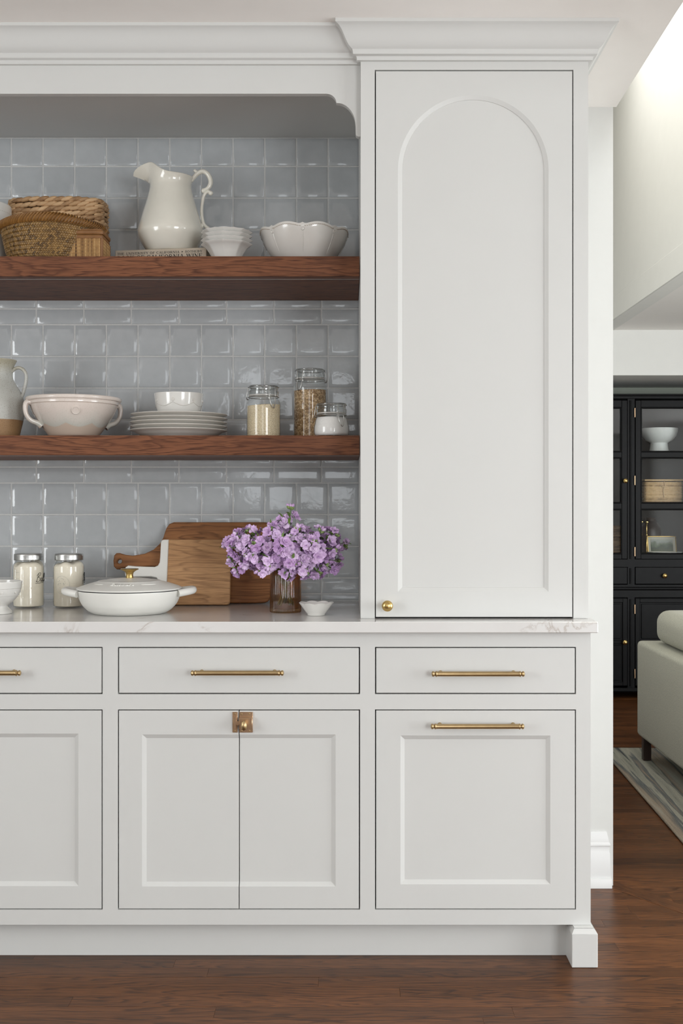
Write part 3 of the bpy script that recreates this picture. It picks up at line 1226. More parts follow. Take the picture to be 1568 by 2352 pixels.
# cupboard latch across the two doors
yl = YBF + .0004
lt = MB()
lt.box(bx(534), bx(545.5), yl - .004, yl, bz(1682), bz(1635), .0008)
lt.box(bx(536), bx(544), yl - .010, yl - .003, bz(1673), bz(1645), .0012)
k1 = part('latch_keeper', lt, BRONZE, dl)
lb = MB()
lb.box(bx(549.5), bx(580.5), yl - .004, yl, bz(1682), bz(1635), .0008)
lb.box(bx(549.5), bx(580.5), yl - .013, yl - .003, bz(1673.5), bz(1646), .0016)
lb.box(bx(543), bx(552), yl - .0095, yl - .006, bz(1665), bz(1655), .0006)
k2 = part('latch', lb, BRONZE, dr_)
kn = MB().lathe([(0, 0), (.0045, .0005), (.0048, .004), (.0034, .008), (.0040, .011), (.0066, .014), (.0085, .019), (.0078, .024), (.0045, .0275), (0, .0285)], 20)
kn.xform(Matrix(((1, 0, 0, bx(562.5)), (0, 0, -1, yl - .012), (0, 1.55, 0, bz(1661.5)), (0, 0, 0, 1))))
part('latch_knob', kn, BRASS, dr_)
for sx, host in ((555, dr_), (573, dr_), (540, dl)):
    for sy in (1639.5, 1678):
        m3 = MB().lathe([(.0024, 0), (.0022, .0010), (0, .0014)], 10)
        m3.xform(Matrix(((1, 0, 0, bx(sx)), (0, 0, -1, yl - .0038), (0, 1, 0, bz(sy)), (0, 0, 0, 1))))
        part('screw', m3, BRASS, host)

# worktop
CD = 2.977
wt = MB().box(NX0, PX(1373.5, CD), Y(CD), -0.0105, 0.8842, 0.914, 0.0022)
worktop = wt.build('worktop', QUARTZ, None, None, 30)
tag(worktop, 'long white quartz worktop with faint veins on the base cabinets', 'worktop')

# ------------------------------------------------------------------ tall cupboard standing on the worktop
TDp = 3.058
YT = Y(TDp)


def tx(px): return PX(px, TDp)


def tzz(py): return PZ(py, TDp)


tx0, tx1 = tx(828), tx(1350.5)
tall = thing('tall_cupboard', ((tx0 + tx1) / 2, Y(3.35), 0.9142), 'tall pale grey cupboard with arched panel door, standing on the worktop', 'cupboard')
zt0, zt1 = 0.9144, 2.4242
fr = MB()
ox0, ox1, ozz0, ozz1 = tx(860.5), tx(1316.5), zt0, tzz(160.5)
fr.box(tx0, ox0, YT, YT + .022, zt0, zt1)
fr.box(ox1, tx1, YT, YT + .022, zt0, zt1)
fr.box(ox0, ox1, YT, YT + .022, ozz1, zt1)
part('face_frame', fr, CAB, tall)
bd = MB()
bd.box(tx0, tx0 + .018, YT + .0222, -.012, zt0, zt1 + .06)
bd.box(tx1 - .018, tx1, YT + .0222, -.012, zt0, zt1 + .06)
bd.box(tx0 + .0182, tx1 - .0182, -.022, -.012, zt0, zt1)
bd.box(tx0 + .0182, tx1 - .0182, YT + .03, -.023, zt1 - .02, zt1)
part('carcass', bd, CAB, tall)
part('gap_shade_sheet', MB().box(tx0 + .019, tx1 - .019, YT + .05, YT + .054, zt0 + .002, zt1 - .021), GAPSHADE, tall)  # dark sheet: its colour stands in for the shade behind the door gaps
# door
d0, d1, e0, e1 = ox0 + .0030, ox1 - .0030, tzz(1417), ozz1 - .0034
pa0, pa1, pb0 = tx(913.5), tx(1259.5), tzz(1359.5)
ptop = tzz(218)
R = (pa1 - pa0) / 2
xc = (pa0 + pa1) / 2


def arch(inset, n=56):
    r = R - inset
    zc0 = ptop - R
    pts = [(pa0 + inset, pb0 + inset), (pa1 - inset, pb0 + inset)]
    pts += [(xc + r * cos(pi * k / n), zc0 + r * sin(pi * k / n)) for k in range(n + 1)]
    return pts


yd = YT + .0006
dm = MB().plate([(d0, e0), (d1, e0), (d1, e1), (d0, e1)], [arch(0)], yd, yd + .021)
A, B_, C_ = arch(0), arch(.0112), arch(.0120)
n = len(A)
vs = [(x, yd, z) for x, z in A] + [(x, yd + .0046, z) for x, z in B_] + [(x, yd + .0064, z) for x, z in C_]
fs = []
for a in range(2):
    for i in range(n):
        j = (i + 1) % n
        fs.append((a * n + i, a * n + j, (a + 1) * n + j, (a + 1) * n + i))
fs.append(tuple(range(2 * n, 3 * n)))
dm.add(vs, fs)
tdoor = part('door', dm, CAB, tall, 25)
kb = MB().lathe([(.0085, 0), (.0085, .0018), (.0055, .004), (.0048, .012), (.0075, .016), (.0130, .0205), (.0152, .0255), (.0145, .0305), (.0105, .0345), (.0050, .0362), (0, .0367)], 28)
kb.xform(Matrix(((1, 0, 0, tx(888.5)), (0, 0, -1, yd), (0, 1, 0, tzz(1390)), (0, 0, 0, 1))))
part('knob', kb, GOLD, tdoor)

CROWN = [(0.0, 2.4242), (.0016, 2.4244), (.0097, 2.4250), (.0100, 2.4290), (.0120, 2.4342), (.0160, 2.4360), (.0205, 2.4375), (.0207, 2.4405), (.0214, 2.4455), (.0230, 2.4500), (.0270, 2.4530), (.0323, 2.4570), (.0370, 2.4640), (.0415, 2.4719), (.0448, 2.4790), (.0477, 2.4844), (.0520, 2.4925), (.0575, 2.4992), (.0630, 2.5035), (.0675, 2.5052), (.0680, 2.5056), (.0680, 2.5150), (0.0, 2.5150)]


def crown_mesh(x0, x1, yf, yb, left=True, right=True):
    vs, fs = [], []
    for p_, z in CROWN:
        xl = x0 - (p_ if left else 0)
        xr = x1 + (p_ if right else 0)
        vs += [(xl, yb, z), (xl, yf - p_, z), (xr, yf - p_, z), (xr, yb, z)]
    for a in range(len(CROWN) - 1):
        for k in range(3):
            fs.append((4 * a + k, 4 * a + k + 1, 4 * a + 5 + k, 4 * a + 4 + k))
    return MB().add(vs, fs)


part('crown_moulding', crown_mesh(tx0, tx1, YT, -0.001), CAB, tall, 28)

# ------------------------------------------------------------------ open niche: valance, crown, soffit
VD = 3.085
YV = Y(VD)


def vx(px): return PX(px, VD)


def vz(py): return PZ(py, VD)


niche = thing('niche_surround', ((NX0 + NX1) / 2, Y(3.3), 2.397), 'pale grey scalloped valance and crown over the open tiled niche', 'cabinet')
zb0 = vz(215.5)
sc_pts = [(750, 215.2), (757, 216.5), (763, 219.5), (768, 224), (771, 229.5), (772.6, 236.5), (779, 236.8), (786, 238.5), (793, 242), (800, 247.5), (806, 254.5), (811, 263), (814.5, 273), (816.3, 285), (816.6, 300), (816.8, 308), (818.5, 312), (821.5, 313.6), (828.0, 313.8)]
poly = [(vx(a), vz(b)) for a, b in sc_pts]
poly[-1] = (NX1 - .0003, poly[-1][1])
poly = [(NX0, zb0)] + poly + [(NX1 - .0003, 2.4243), (NX0, 2.4243)]
part('valance', MB().plate(poly, [], YV, YV + .020), CAB, niche, 28)
cm = crown_mesh(NX0, NX1 - .0003, YV, YV + .02, False, False)
part('crown_moulding', cm, CAB, niche, 28)
part('soffit', MB().box(NX0, NX1 - .0005, YV + .0204, -.0125, 2.397, 2.412), CAB, niche)
part('end_panel', MB().box(NX0 - .02, NX0 - .0003, YV + .02, -.0005, .9145, 2.515), CAB, niche)

# ------------------------------------------------------------------ shelves
SD = 3.221


def shelf(label, ztop, th):
    t = thing('shelf', ((NX0 + NX1) / 2, Y(3.4), ztop - th), label, 'shelf', 'stained oak shelves')
    mb = MB()
    y0, y1 = Y(SD), -.0125
    x0, x1 = NX0, NX1 - .0012
    yg = Y(3.262)
    mb.box(x0, x1, y0, yg, ztop - th, ztop, .0012)
    mb.box(x0, x1, yg + .003, y1, ztop - th, ztop, .0006)
    mb.box(x0, x1, yg - .0005, yg + .0035, ztop - th + .004, ztop)
    part('board', mb, SHELFW, t)
    part('light_channel', MB().box(x0 + .001, x1 - .001, yg + .0004, yg + .0028, ztop - th - .0004, ztop - th + .0036), LEDC, t)
    return t


ZS1 = PZ(588.5, SD)
ZS2 = PZ(1000, SD)
shelf('upper stained oak shelf holding the baskets, ironstone pitcher and bowls', ZS1, .0575)
shelf('lower stained oak shelf holding the plate stack and clip-top jars', ZS2, .0565)

# ------------------------------------------------------------------ baseboard on the wall end
wb = MB()
prof = [(0, 0.176), (.004, .1755), (.006, .168), (.009, .155), (.0105, .145), (.0105, .1435), (.013, .141), (.0155, .137), (.0150, .132), (.0125, .130), (.0120, .112), (.0135, .1095), (.0135, .030), (.0215, .0285), (.026, .018), (.027, .0006), (0, .0006)]
xa, xb = 0.60, PX(1398, WALL_D)
vs, fs = [], []
for p_, z in prof:
    e = 0.012 * (p_ / .0135) if z > 0.03 else 0.012 + (p_ - .0135) * 0.35 + .0035
    e = min(e, .016)
    vs += [(xa, -p_ - .0002, z), (xb - .012 + e, -p_ - .0002, z), (xb - .012 + e, -.0002, z)]
for a in range(len(prof) - 1):
    for k in range(2):
        fs.append((3 * a + k + 3, 3 * a + k + 4, 3 * a + k + 1, 3 * a + k)[::-1])
wb.add(vs, fs)
struct('baseboard_back', wb, BASEW)

# ================================================================== things on the upper shelf
def closed_prof(outer, th):
    """outer profile (r,z) bottom->rim; returns outer + inner wall for a vessel"""
    inner = [(max(r - th, 0.0), max(z, outer[0][1] + th)) for r, z in outer[::-1]]
    inner = [(r, z) for r, z in inner]
    return [(0, outer[0][1])] + outer + inner[1:] + [(0, outer[0][1] + th)]


# ---- canister cut off by the left edge
Dc = 3.42
t = thing('canister', (PX(-40, Dc), Y(Dc), ZS1 + .0002), 'cream cylindrical stoneware canister cut off by the left edge, upper shelf', 'canister')
ob = prof_smooth([(.078, 0), (.0835, .004), (.0850, .02), (.0850, .150), (.0852, .188), (.0835, .1955), (.0815, .197)], 4)
MB().lathe(closed_prof(ob, .006), 56).build('body', GREYC, t)
m = MB()
for k in range(70):
    a = 2 * pi * k / 70
    m.box(-.0016, .0016, -.0006, .0006, -.0004, .0004, 0)
    m.xform(Matrix.Translation((.0853 * cos(a), .0853 * sin(a), .170)) @ Matrix.Rotation(a + pi / 2, 4, 'Z'), len(m.v) - 8)
o = m.build('stitched_line', TRIMC, t)
o['kind'] = 'stuff'


# ---- coiled water-hyacinth basket at the back
def rrect_path(hx, hy, r, n):
    """points (x, y, tangent angle) around a rounded rectangle at even spacing"""
    segs = []
    cs = [(hx - r, hy - r, 0), (-(hx - r), hy - r, pi / 2), (-(hx - r), -(hy - r), pi), (hx - r, -(hy - r), 3 * pi / 2)]
    pts = []
    for cx, cy, a in cs:
        for k in range(9):
            t_ = a + pi / 2 * k / 8
            pts.append(Vector((cx + r * cos(t_), cy + r * sin(t_), 0)))
    pts.append(pts[0].copy())
    ln = [0]
    for a, b in zip(pts, pts[1:]):
        ln.append(ln[-1] + (b - a).length)
    out = []
    for i in range(n):
        d = ln[-1] * i / n
        j = 0
        while ln[j + 1] < d:
            j += 1
        f = (d - ln[j]) / max(1e-9, ln[j + 1] - ln[j])
        p = pts[j].lerp(pts[j + 1], f)
        tg = (pts[j + 1] - pts[j]).normalized()
        out.append((p, tg))
    return out, ln[-1]


def strand(mb, c, tg, up, nrm, L, w, th, slant, tone):
    """lens-shaped strand centred at c, long axis tilted by slant between tangent and up"""
    d = (tg * cos(slant) + up * sin(slant)).normalized()
    e = d.cross(nrm).normalized()
    vs, fs = [], []
    st = [(-.5, .12), (-.30, .75), (0, 1.0), (.30, .75), (.5, .12)]
    for s_, k in st:
        for a in range(6):
            an = 2 * pi * a / 6
            p = c + d * (s_ * L) + e * (cos(an) * w * .5 * k) + nrm * (sin(an) * th * .5 * k)
            vs.append(tuple(p))
    for i in range(len(st) - 1):
        for a in range(6):
            b = (a + 1) % 6
            fs.append((i * 6 + a, i * 6 + b, i * 6 + 6 + b, i * 6 + 6 + a))
    fs.append((5, 4, 3, 2, 1, 0))
    k = (len(st) - 1) * 6
    fs.append((k, k + 1, k + 2, k + 3, k + 4, k + 5))
    mb.add(vs, fs, tone)


Db = 3.531
rb = random.Random(3)
t = thing('seagrass_basket', (PX(118, 3.44), Y(Db), ZS1 + .0002), 'tan rectangular basket of thick twisted seagrass braids, behind the flared basket', 'basket', rz=math.radians(-2.0))
hxb, hyb = .142, .062
rows = 16
rh_ = .0148
up = Vector((0, 0, 1))
for r_ in range(rows):
    mb = MB()
    n = 30
    pth, per = rrect_path(hxb + .001 * rb.uniform(-1, 1), hyb, .032, n)
    for i, (p_, tg) in enumerate(pth):
        nr = Vector((tg.y, -tg.x, 0))
        L_ = per / n * 1.7
        wv = .0022 * sin(i * .55 + r_ * .6) + .0012 * sin(i * 1.3 + r_)
        strand(mb, p_ + Vector((0, 0, .0075 + r_ * rh_ + wv)), tg, up, nr, L_, .0155, .0150, math.radians(15 + rb.uniform(-5, 5)), rb.random())
    mb.build('braid', SEAGRASS, t, None, 70)
inner = MB()
pth, per = rrect_path(hxb - .007, hyb - .007, .028, 48)
pz = [(p_.x, p_.y) for p_, _ in pth]
vs = [(x, y, .001) for x, y in pz] + [(x, y, .235) for x, y in pz]
fs = [(i, (i + 1) % 48, 48 + (i + 1) % 48, 48 + i) for i in range(48)] + [tuple(range(48))[::-1]]
inner.add(vs, fs)
inner.build('lining', GAP, t)

# ---- flared palm-weave basket
Df = 3.338
OV = .70            # the basket is oval, shallower than wide


def oval(mb):
    out = []
    for x, y, z in mb.v:
        r = math.hypot(x, y)
        s2 = (y / r) ** 2 if r > 1e-6 else 0
        out.append((x, y * OV, z * .85 + .012 * s2 * (z / .12) ** 2))
    mb.v = out
    return mb

t = thing('palm_basket', (PX(119, Df), Y(Df), ZS1 + .0002), 'golden brown flared round basket of plaited palm with a rolled rim', 'basket')
core = MB().lathe([(0, .001), (.117, .001), (.124, .01), (.140, .075), (.1465, .118), (.142, .118), (.118, .012), (0, .008)], 64)
oval(core).build('core', GAP, t)
w = MB()
rw_n, cw_n = 17, 118
bp = prof_smooth([(.1195, 0), (.1265, .012), (.1340, .040), (.1415, .078), (.1485, .118)], 8)


def prof_at(pr, z):
    for (r0, z0), (r1, z1) in zip(pr, pr[1:]):
        if z0 <= z <= z1:
            f = (z - z0) / max(1e-9, z1 - z0)
            return r0 + (r1 - r0) * f
    return pr[-1][0] if z > pr[-1][1] else pr[0][0]


rowh = .118 / rw_n
for j in range(rw_n + 1):
    for i in range(cw_n):
        a = 2 * pi * (i + (.5 if j % 2 else 0)) / cw_n
        z = min(max(j * rowh, .003), .116)
        r0 = prof_at(bp, z)
        c = Vector((r0 * cos(a), r0 * sin(a), z))
        nr = Vector((cos(a), sin(a), -.2)).normalized()
        tg = Vector((-sin(a), cos(a), 0))
        u2 = nr.cross(tg) * -1
        if u2.z < 0:
            u2 = -u2
        sl = math.radians(42 if j % 2 else -42)
        d = tg * cos(sl) + u2 * sin(sl)
        e = d.cross(nr).normalized()
        L_, W_ = .0112, .0054
        tn = rb.random()
        lift = .0012
        vs = [c - d * L_ * .5 - e * W_ * .5 - nr * .0018, c - d * L_ * .5 + e * W_ * .5 - nr * .0018, c + d * L_ * .5 + e * W_ * .5 - nr * .0018, c + d * L_ * .5 - e * W_ * .5 - nr * .0018,
              c - d * L_ * .25 - e * W_ * .40 + nr * lift, c - d * L_ * .25 + e * W_ * .40 + nr * lift, c + d * L_ * .25 + e * W_ * .40 + nr * lift, c + d * L_ * .25 - e * W_ * .40 + nr * lift]
        w.add(vs, [(0, 1, 5, 4), (1, 2, 6, 5), (2, 3, 7, 6), (3, 0, 4, 7), (4, 5, 6, 7)], tn)
o = oval(w).build('weave', PALM, t, None, 55)
o['kind'] = 'stuff'
rim = MB()
nr_ = 104
Rr, rr = .1475, .0105
for i in range(nr_):
    a = 2 * pi * i / nr_
    path = []
    for k in range(7):
        f = k / 6
        th_ = a + (f - .5) * .26
        ph = -2.7 + f * 5.2
        q = Rr + rr * cos(ph)
        path.append((q * cos(th_), q * sin(th_), .1215 + rr * 1.15 * sin(ph)))
    rim.tube(path, [.0042, .0052, .0057, .0058, .0057, .0052, .0042], 6, flat=.26, tone=.25 + .6 * rb.random(), up=None)
o = oval(rim).build('rolled_rim', PALMRIM, t, None, 60)
o['kind'] = 'stuff'
rimc = MB()
rimc.tube([(Rr * cos(2 * pi * k / 60), Rr * sin(2 * pi * k / 60), .1215) for k in range(60)], rr * .95, 8, closed=True)
oval(rimc).build('rim_core', PALMRIM, t)

# ---- small reed box
Dx = 3.262
x0 = PX(149.5, Dx); x1 = PX(234.5, Dx)
t = thing('reed_box', ((x0 + x1) / 2, Y(Dx) + .052, ZS1 + .0002), 'small lidded box of split reeds with rattan bands, in front of the palm basket', 'box')
W2, D2 = (x1 - x0) / 2, .05
MB().box(-W2 + .002, W2 - .002, -D2 + .002, D2 - .002, .0, .080, .004).build('box_core', GAP, t)


def rr_ring(mb, hx, hy, r, z0, z1, bulge=.0015, tone=.5):
    n = 40
    pth, _ = rrect_path(hx, hy, r, n)
    rows = [(0, z0), (bulge, z0 + (z1 - z0) * .2), (bulge, z0 + (z1 - z0) * .8), (0, z1)]
    vs, fs = [], []
    for b, z in rows:
        for p_, tg in pth:
            vs.append((p_.x + tg.y * b, p_.y - tg.x * b, z))
    for a in range(3):
        for i in range(n):
            j = (i + 1) % n
            fs.append((a * n + i, a * n + j, a * n + n + j, a * n + n + i))
    fs.append(tuple(range(3 * n, 4 * n)))
    fs.append(tuple(range(n))[::-1])
    mb.add(vs, fs, tone)


m = MB(); rr_ring(m, W2 + .0006, D2 + .0006, .007, .0003, .0085); m.build('bottom_band', RATTAN, t)
m = MB(); rr_ring(m, W2 + .0006, D2 + .0006, .007, .0605, .0715); m.build('upper_band', RATTAN, t)
m = MB(); rr_ring(m, W2 + .002, D2 + .002, .008, .0725, .0845, .002); rr_ring(m, W2 - .002, D2 - .002, .008, .0846, .0890, .001)
lid = m.build('lid', RATTAN, t)
for side in range(4):
    m = MB()
    hw, off, ang = ((W2, D2, 0), (D2, W2, pi / 2), (W2, D2, pi), (D2, W2, 3 * pi / 2))[side]
    n = 21 if side % 2 == 0 else 19
    for i in range(n):
        x = -hw + .008 + (2 * hw - .016) * i / (n - 1)
        tn = rb.random()
        if side == 0 and i == 5:
            tn = -.25
        rr2 = (2 * hw - .016) / (n - 1) * .46
        m.tube([(x, -off, .0086), (x, -off - .0003, .034), (x, -off, .0604)], rr2, 6, tone=tn)
    for z in (.018, .0275, .037, .0465, .0555):
        pts = []
        for i in range(2 * n):
            x = -hw + .006 + (2 * hw - .012) * i / (2 * n - 1)
            pts.append((x, -off - .0012 - .0012 * (i % 2), z))
        m.tube(pts, .0009, 4, tone=.35)
    m.xform(Matrix.Rotation(ang, 4, 'Z'))
    o = m.build('reed_panel', REED, t, None, 60)
    o['kind'] = 'stuff'
for side in range(4):
    sx, sy = ((-1, -1), (1, -1), (1, 1), (-1, 1))[side]
    MB().tube([(sx * (W2 - .002), sy * (D2 - .002), .0086), (sx * (W2 - .002), sy * (D2 - .002), .0604)], .0052, 10).build('corner_post', RATTAN, t)

# ---- book lying flat under the pitcher, with its spine lettering
GL = {}


def arcp(cx, cz, rx, rz, a0, a1, n=10):
    return [(cx + rx * cos(math.radians(a0 + (a1 - a0) * k / n)), cz + rz * sin(math.radians(a0 + (a1 - a0) * k / n))) for k in range(n + 1)]


TK, TN = .17, .07      # thick and thin strokes
# glyph: (advance width, [(polyline, width)], [serif centres])
GL['T'] = (.82, [([(.41, 0), (.41, 1)], TK), ([(.04, .965), (.78, .965)], TN), ([(.05, .76), (.05, 1)], TN), ([(.77, .76), (.77, 1)], TN)], [(.41, 0)])
GL['H'] = (.98, [([(.17, 0), (.17, 1)], TK), ([(.81, 0), (.81, 1)], TK), ([(.17, .52), (.81, .52)], TN)], [(.17, 0), (.81, 0), (.17, 1), (.81, 1)])
GL['E'] = (.82, [([(.17, 0), (.17, 1)], TK), ([(.05, .965), (.74, .965)], TN), ([(.05, .035), (.76, .035)], TN), ([(.17, .52), (.56, .52)], TN), ([(.74, .74), (.74, 1)], TN), ([(.76, 0), (.76, .27)], TN), ([(.56, .38), (.56, .66)], TN)], [])
GL['U'] = (.95, [([(.17, 1), (.17, .3)] + arcp(.47, .3, .30, .28, 180, 360, 10), TK * .8), ([(.77, .3), (.77, 1)], TN)], [(.17, 1), (.77, 1)])
GL['N'] = (1.0, [([(.15, 0), (.15, 1)], TN), ([(.13, .98), (.82, .02)], TK), ([(.83, 0), (.83, 1)], TN)], [(.15, 0), (.15, 1), (.83, 1)])
GL['I'] = (.42, [([(.21, 0), (.21, 1)], TK)], [(.21, 0), (.21, 1)])
GL['V'] = (.95, [([(.13, 1), (.47, .0)], TK), ([(.83, 1), (.50, .0)], TN)], [(.14, 1), (.82, 1)])
GL['R'] = (.95, [([(.17, 0), (.17, 1)], TK), ([(.05, .965), (.45, .965)] + arcp(.46, .745, .23, .22, 90, -90, 10) + [(.17, .50)], TN * 1.3), ([(.66, .60), (.69, .745), (.66, .88)], TK * .8), ([(.42, .50), (.83, .02)], TK)], [(.17, 0), (.84, 0)])
GL['S'] = (.72, [(arcp(.37, .74, .23, .225, 35, 270, 12) + arcp(.35, .27, .25, .24, 90, -150, 12), TN * 1.4), ([(.20, .70), (.36, .55), (.52, .38)], TK), ([(.60, .68), (.60, .98)], TN), ([(.10, .02), (.10, .34)], TN)], [])
GL['Y'] = (.90, [([(.12, 1), (.45, .48)], TK), ([(.80, 1), (.45, .48)], TN), ([(.45, 0), (.45, .5)], TK)], [(.13, 1), (.79, 1), (.45, 0)])
GL['O'] = (1.0, [(arcp(.49, .5, .38, .47, 0, 360, 26), TN * 1.4), (arcp(.49, .5, .37, .44, 140, 220, 8), TK), (arcp(.49, .5, .37, .44, -40, 40, 8), TK)], [])
GL['F'] = (.78, [([(.17, 0), (.17, 1)], TK), ([(.05, .965), (.72, .965)], TN), ([(.17, .52), (.56, .52)], TN), ([(.72, .74), (.72, 1)], TN), ([(.56, .38), (.56, .66)], TN)], [(.17, 0)])
GL['C'] = (.92, [(arcp(.50, .5, .39, .47, 42, 318, 22), TN * 1.4), (arcp(.50, .5, .38, .44, 140, 220, 8), TK), ([(.78, .68), (.78, 1)], TN)], [])
GL['A'] = (.96, [([(.14, 0), (.47, 1)], TN), ([(.47, 1), (.83, 0)], TK), ([(.26, .33), (.70, .33)], TN)], [(.14, 0), (.83, 0)])
GL['L'] = (.78, [([(.17, 0), (.17, 1)], TK), ([(.05, .035), (.74, .035)], TN), ([(.74, 0), (.74, .30)], TN)], [(.17, 1)])
GL['B'] = (.88, [([(.17, 0), (.17, 1)], TK), ([(.05, .965), (.42, .965)] + arcp(.44, .75, .22, .215, 90, -90, 10) + [(.17, .53)], TN * 1.3), ([(.42, .53)] + arcp(.47, .275, .26, .245, 90, -90, 10) + [(.05, .035)], TN * 1.3), (arcp(.44, .75, .21, .20, 40, -40, 6), TK), (arcp(.47, .275, .25, .22, 42, -42, 6), TK)], [])
GL['K'] = (.98, [([(.17, 0), (.17, 1)], TK), ([(.80, 1), (.20, .42)], TN), ([(.38, .60), (.84, 0)], TK)], [(.17, 0), (.17, 1), (.80, 1), (.85, 0)])
GL['W'] = (1.35, [([(.12, 1), (.40, 0)], TK), ([(.68, 1), (.42, 0)], TN), ([(.66, 1), (.95, 0)], TK), ([(1.22, 1), (.97, 0)], TN)], [(.12, 1), (.67, 1), (1.22, 1)])
GL['*'] = (.9, [([(.45, .20), (.45, .80)], .12), ([(.19, .35), (.71, .65)], .12), ([(.19, .65), (.71, .35)], .12)], [])


def serif_text(mb, s, x0, x1, z0, hgt, y):
    total = sum(GL[c][0] if c != ' ' else .45 for c in s) + .10 * (len(s) - 1)
    k = (x1 - x0) / total
    x = x0
    vs, fs = [], []

    def ribbon(pl, wd):
        P_ = [Vector((x + a * k, z0 + b * hgt)) for a, b in pl]
        w_ = wd * min(k, hgt) * .5
        o0 = len(vs)
        for i, p_ in enumerate(P_):
            tg = (P_[min(i + 1, len(P_) - 1)] - P_[max(i - 1, 0)])
            tg = tg.normalized() if tg.length > 1e-9 else Vector((1, 0))
            nn = Vector((-tg.y, tg.x)) * w_
            vs.append((p_.x + nn.x, y, p_.y + nn.y))
            vs.append((p_.x - nn.x, y, p_.y - nn.y))
        for i in range(len(P_) - 1):
            fs.append((o0 + 2 * i, o0 + 2 * i + 1, o0 + 2 * i + 3, o0 + 2 * i + 2))
    for c in s:
        if c == ' ':
            x += .55 * k
            continue
        wd, strokes, serifs = GL[c]
        for pl, sw in strokes:
            ribbon(pl, sw * 1.15)
        for a, b in serifs:
            bb = .035 if b < .5 else .965
            ribbon([(a - .15, bb), (a + .15, bb)], TN * 1.1)
        x += (wd + .10) * k
    mb.add(vs, fs)


Dk0, Dk1 = 3.395, 3.352
bl = Vector((PX(264, Dk0), Y(Dk0), 0)); br = Vector((PX(474, Dk1), Y(Dk1), 0))
ang = atan2(br.y - bl.y, br.x - bl.x)
Lb = (br - bl).length
zt = PZ(575.5, Dk0) - ZS1
book = thing('book', (bl.x, bl.y, ZS1 + .0003), 'thick beige cloth-bound book lying flat under the ironstone pitcher', 'book', rz=ang)
m = MB()
# cover: spine and two boards
m.rbox((Lb / 2, .0035, zt / 2), (Lb, .007, zt), .003, 3)
m.box(0.001, Lb - .001, .004, .200, 0, .0035, .001)
m.box(0.001, Lb - .001, .004, .200, zt - .0035, zt, .001)
m.build('cover', CANV, book)
MB().box(.004, Lb - .004, .0085, .196, .0040, zt - .0040, .0005).build('pages', PAPER, book)
tx_ = MB()
serif_text(tx_, 'THE UNIVERSITY OF CALIFORNIA * SOTHEBY', .0075, Lb - .0130, zt - .0145, .0068, -.0004)
tx_.build('lettering', INK, book, None, 0)
tx_ = MB()
serif_text(tx_, 'BOOK OF CALIFORNIA WINE', .0075, Lb - .0130, zt - .0295, .0120, -.0004)
tx_.build('lettering', INK, book, None, 0)
ZBK = ZS1 + .0003 + zt

# ---- ironstone pitcher
Dp = 3.44
pitcher = thing('pitcher', (PX(392, Dp), Y(Dp), ZBK + .0003), 'large cream ironstone pitcher with broad spout, standing on the book', 'pitcher')
body = prof_smooth([(.060, 0), (.0690, .0035), (.0840, .022), (.0955, .044), (.1000, .060), (.0985, .074), (.0925, .094), (.0835, .125), (.0735, .157), (.0665, .183), (.0632, .200), (.0628, .208)], 4)
NT = 72


def lip(th_):
    """rim radius and height at angle th_ (spout at pi)"""
    d = abs((th_ - pi + pi) % (2 * pi) - pi)      # 0 at the spout
    k = math.exp(-(d / .40) ** 2)
    r = .0700 + .044 * k
    z = .229 + .036 * math.exp(-((d - .62) / .62) ** 2) * (1 if d > .62 else 1)
    if d < .62:
        z = .265 - (.62 - d) ** 2 * .075
    back = math.exp(-((pi - d) / .5) ** 2)
    z += .001 * back
    return r, z


rows_v = []
vs = []
for r, z in body:
    rows_v.append([(r, z)] * NT)
nb = 9
r_n, z_n = body[-1]
for k in range(1, nb + 1):
    f = k / nb
    row = []
    for i in range(NT):
        th_ = 2 * pi * i / NT
        rl, zl = lip(th_)
        row.append((r_n + (rl - r_n) * f ** 1.7, z_n + (zl - z_n) * f))
    rows_v.append(row)
outer_rows = list(rows_v)
inner_rows = []
for row in outer_rows[::-1]:
    inner_rows.append([(r - .0045, z if z > .006 else .006) for r, z in row])
lipmid = [(r - .0022, z + .0018) for r, z in outer_rows[-1]]
allr = outer_rows + [lipmid] + inner_rows
m = MB()
vs, fs = [], []
for row in allr:
    for i, (r, z) in enumerate(row):
        th_ = 2 * pi * i / NT
        vs.append((r * cos(th_), r * sin(th_), z))
for a in range(len(allr) - 1):
    for i in range(NT):
        j = (i + 1) % NT
        fs.append((a * NT + i, a * NT + j, a * NT + NT + j, a * NT + NT + i))
fs.append(tuple(range(NT))[::-1])
fs.append(tuple(range((len(allr) - 1) * NT, len(allr) * NT)))
m.add(vs, fs)
m.build('body', IRON, pitcher, None, 50)


def pc(cx, cy):   # crop pixel -> local x,z on the pitcher's mid plane
    px, py = 250 + cx * .15306, 360 + cy * .15306
    return PX(px, Dp) - pitcher.location.x, PZ(py, Dp) - pitcher.location.z


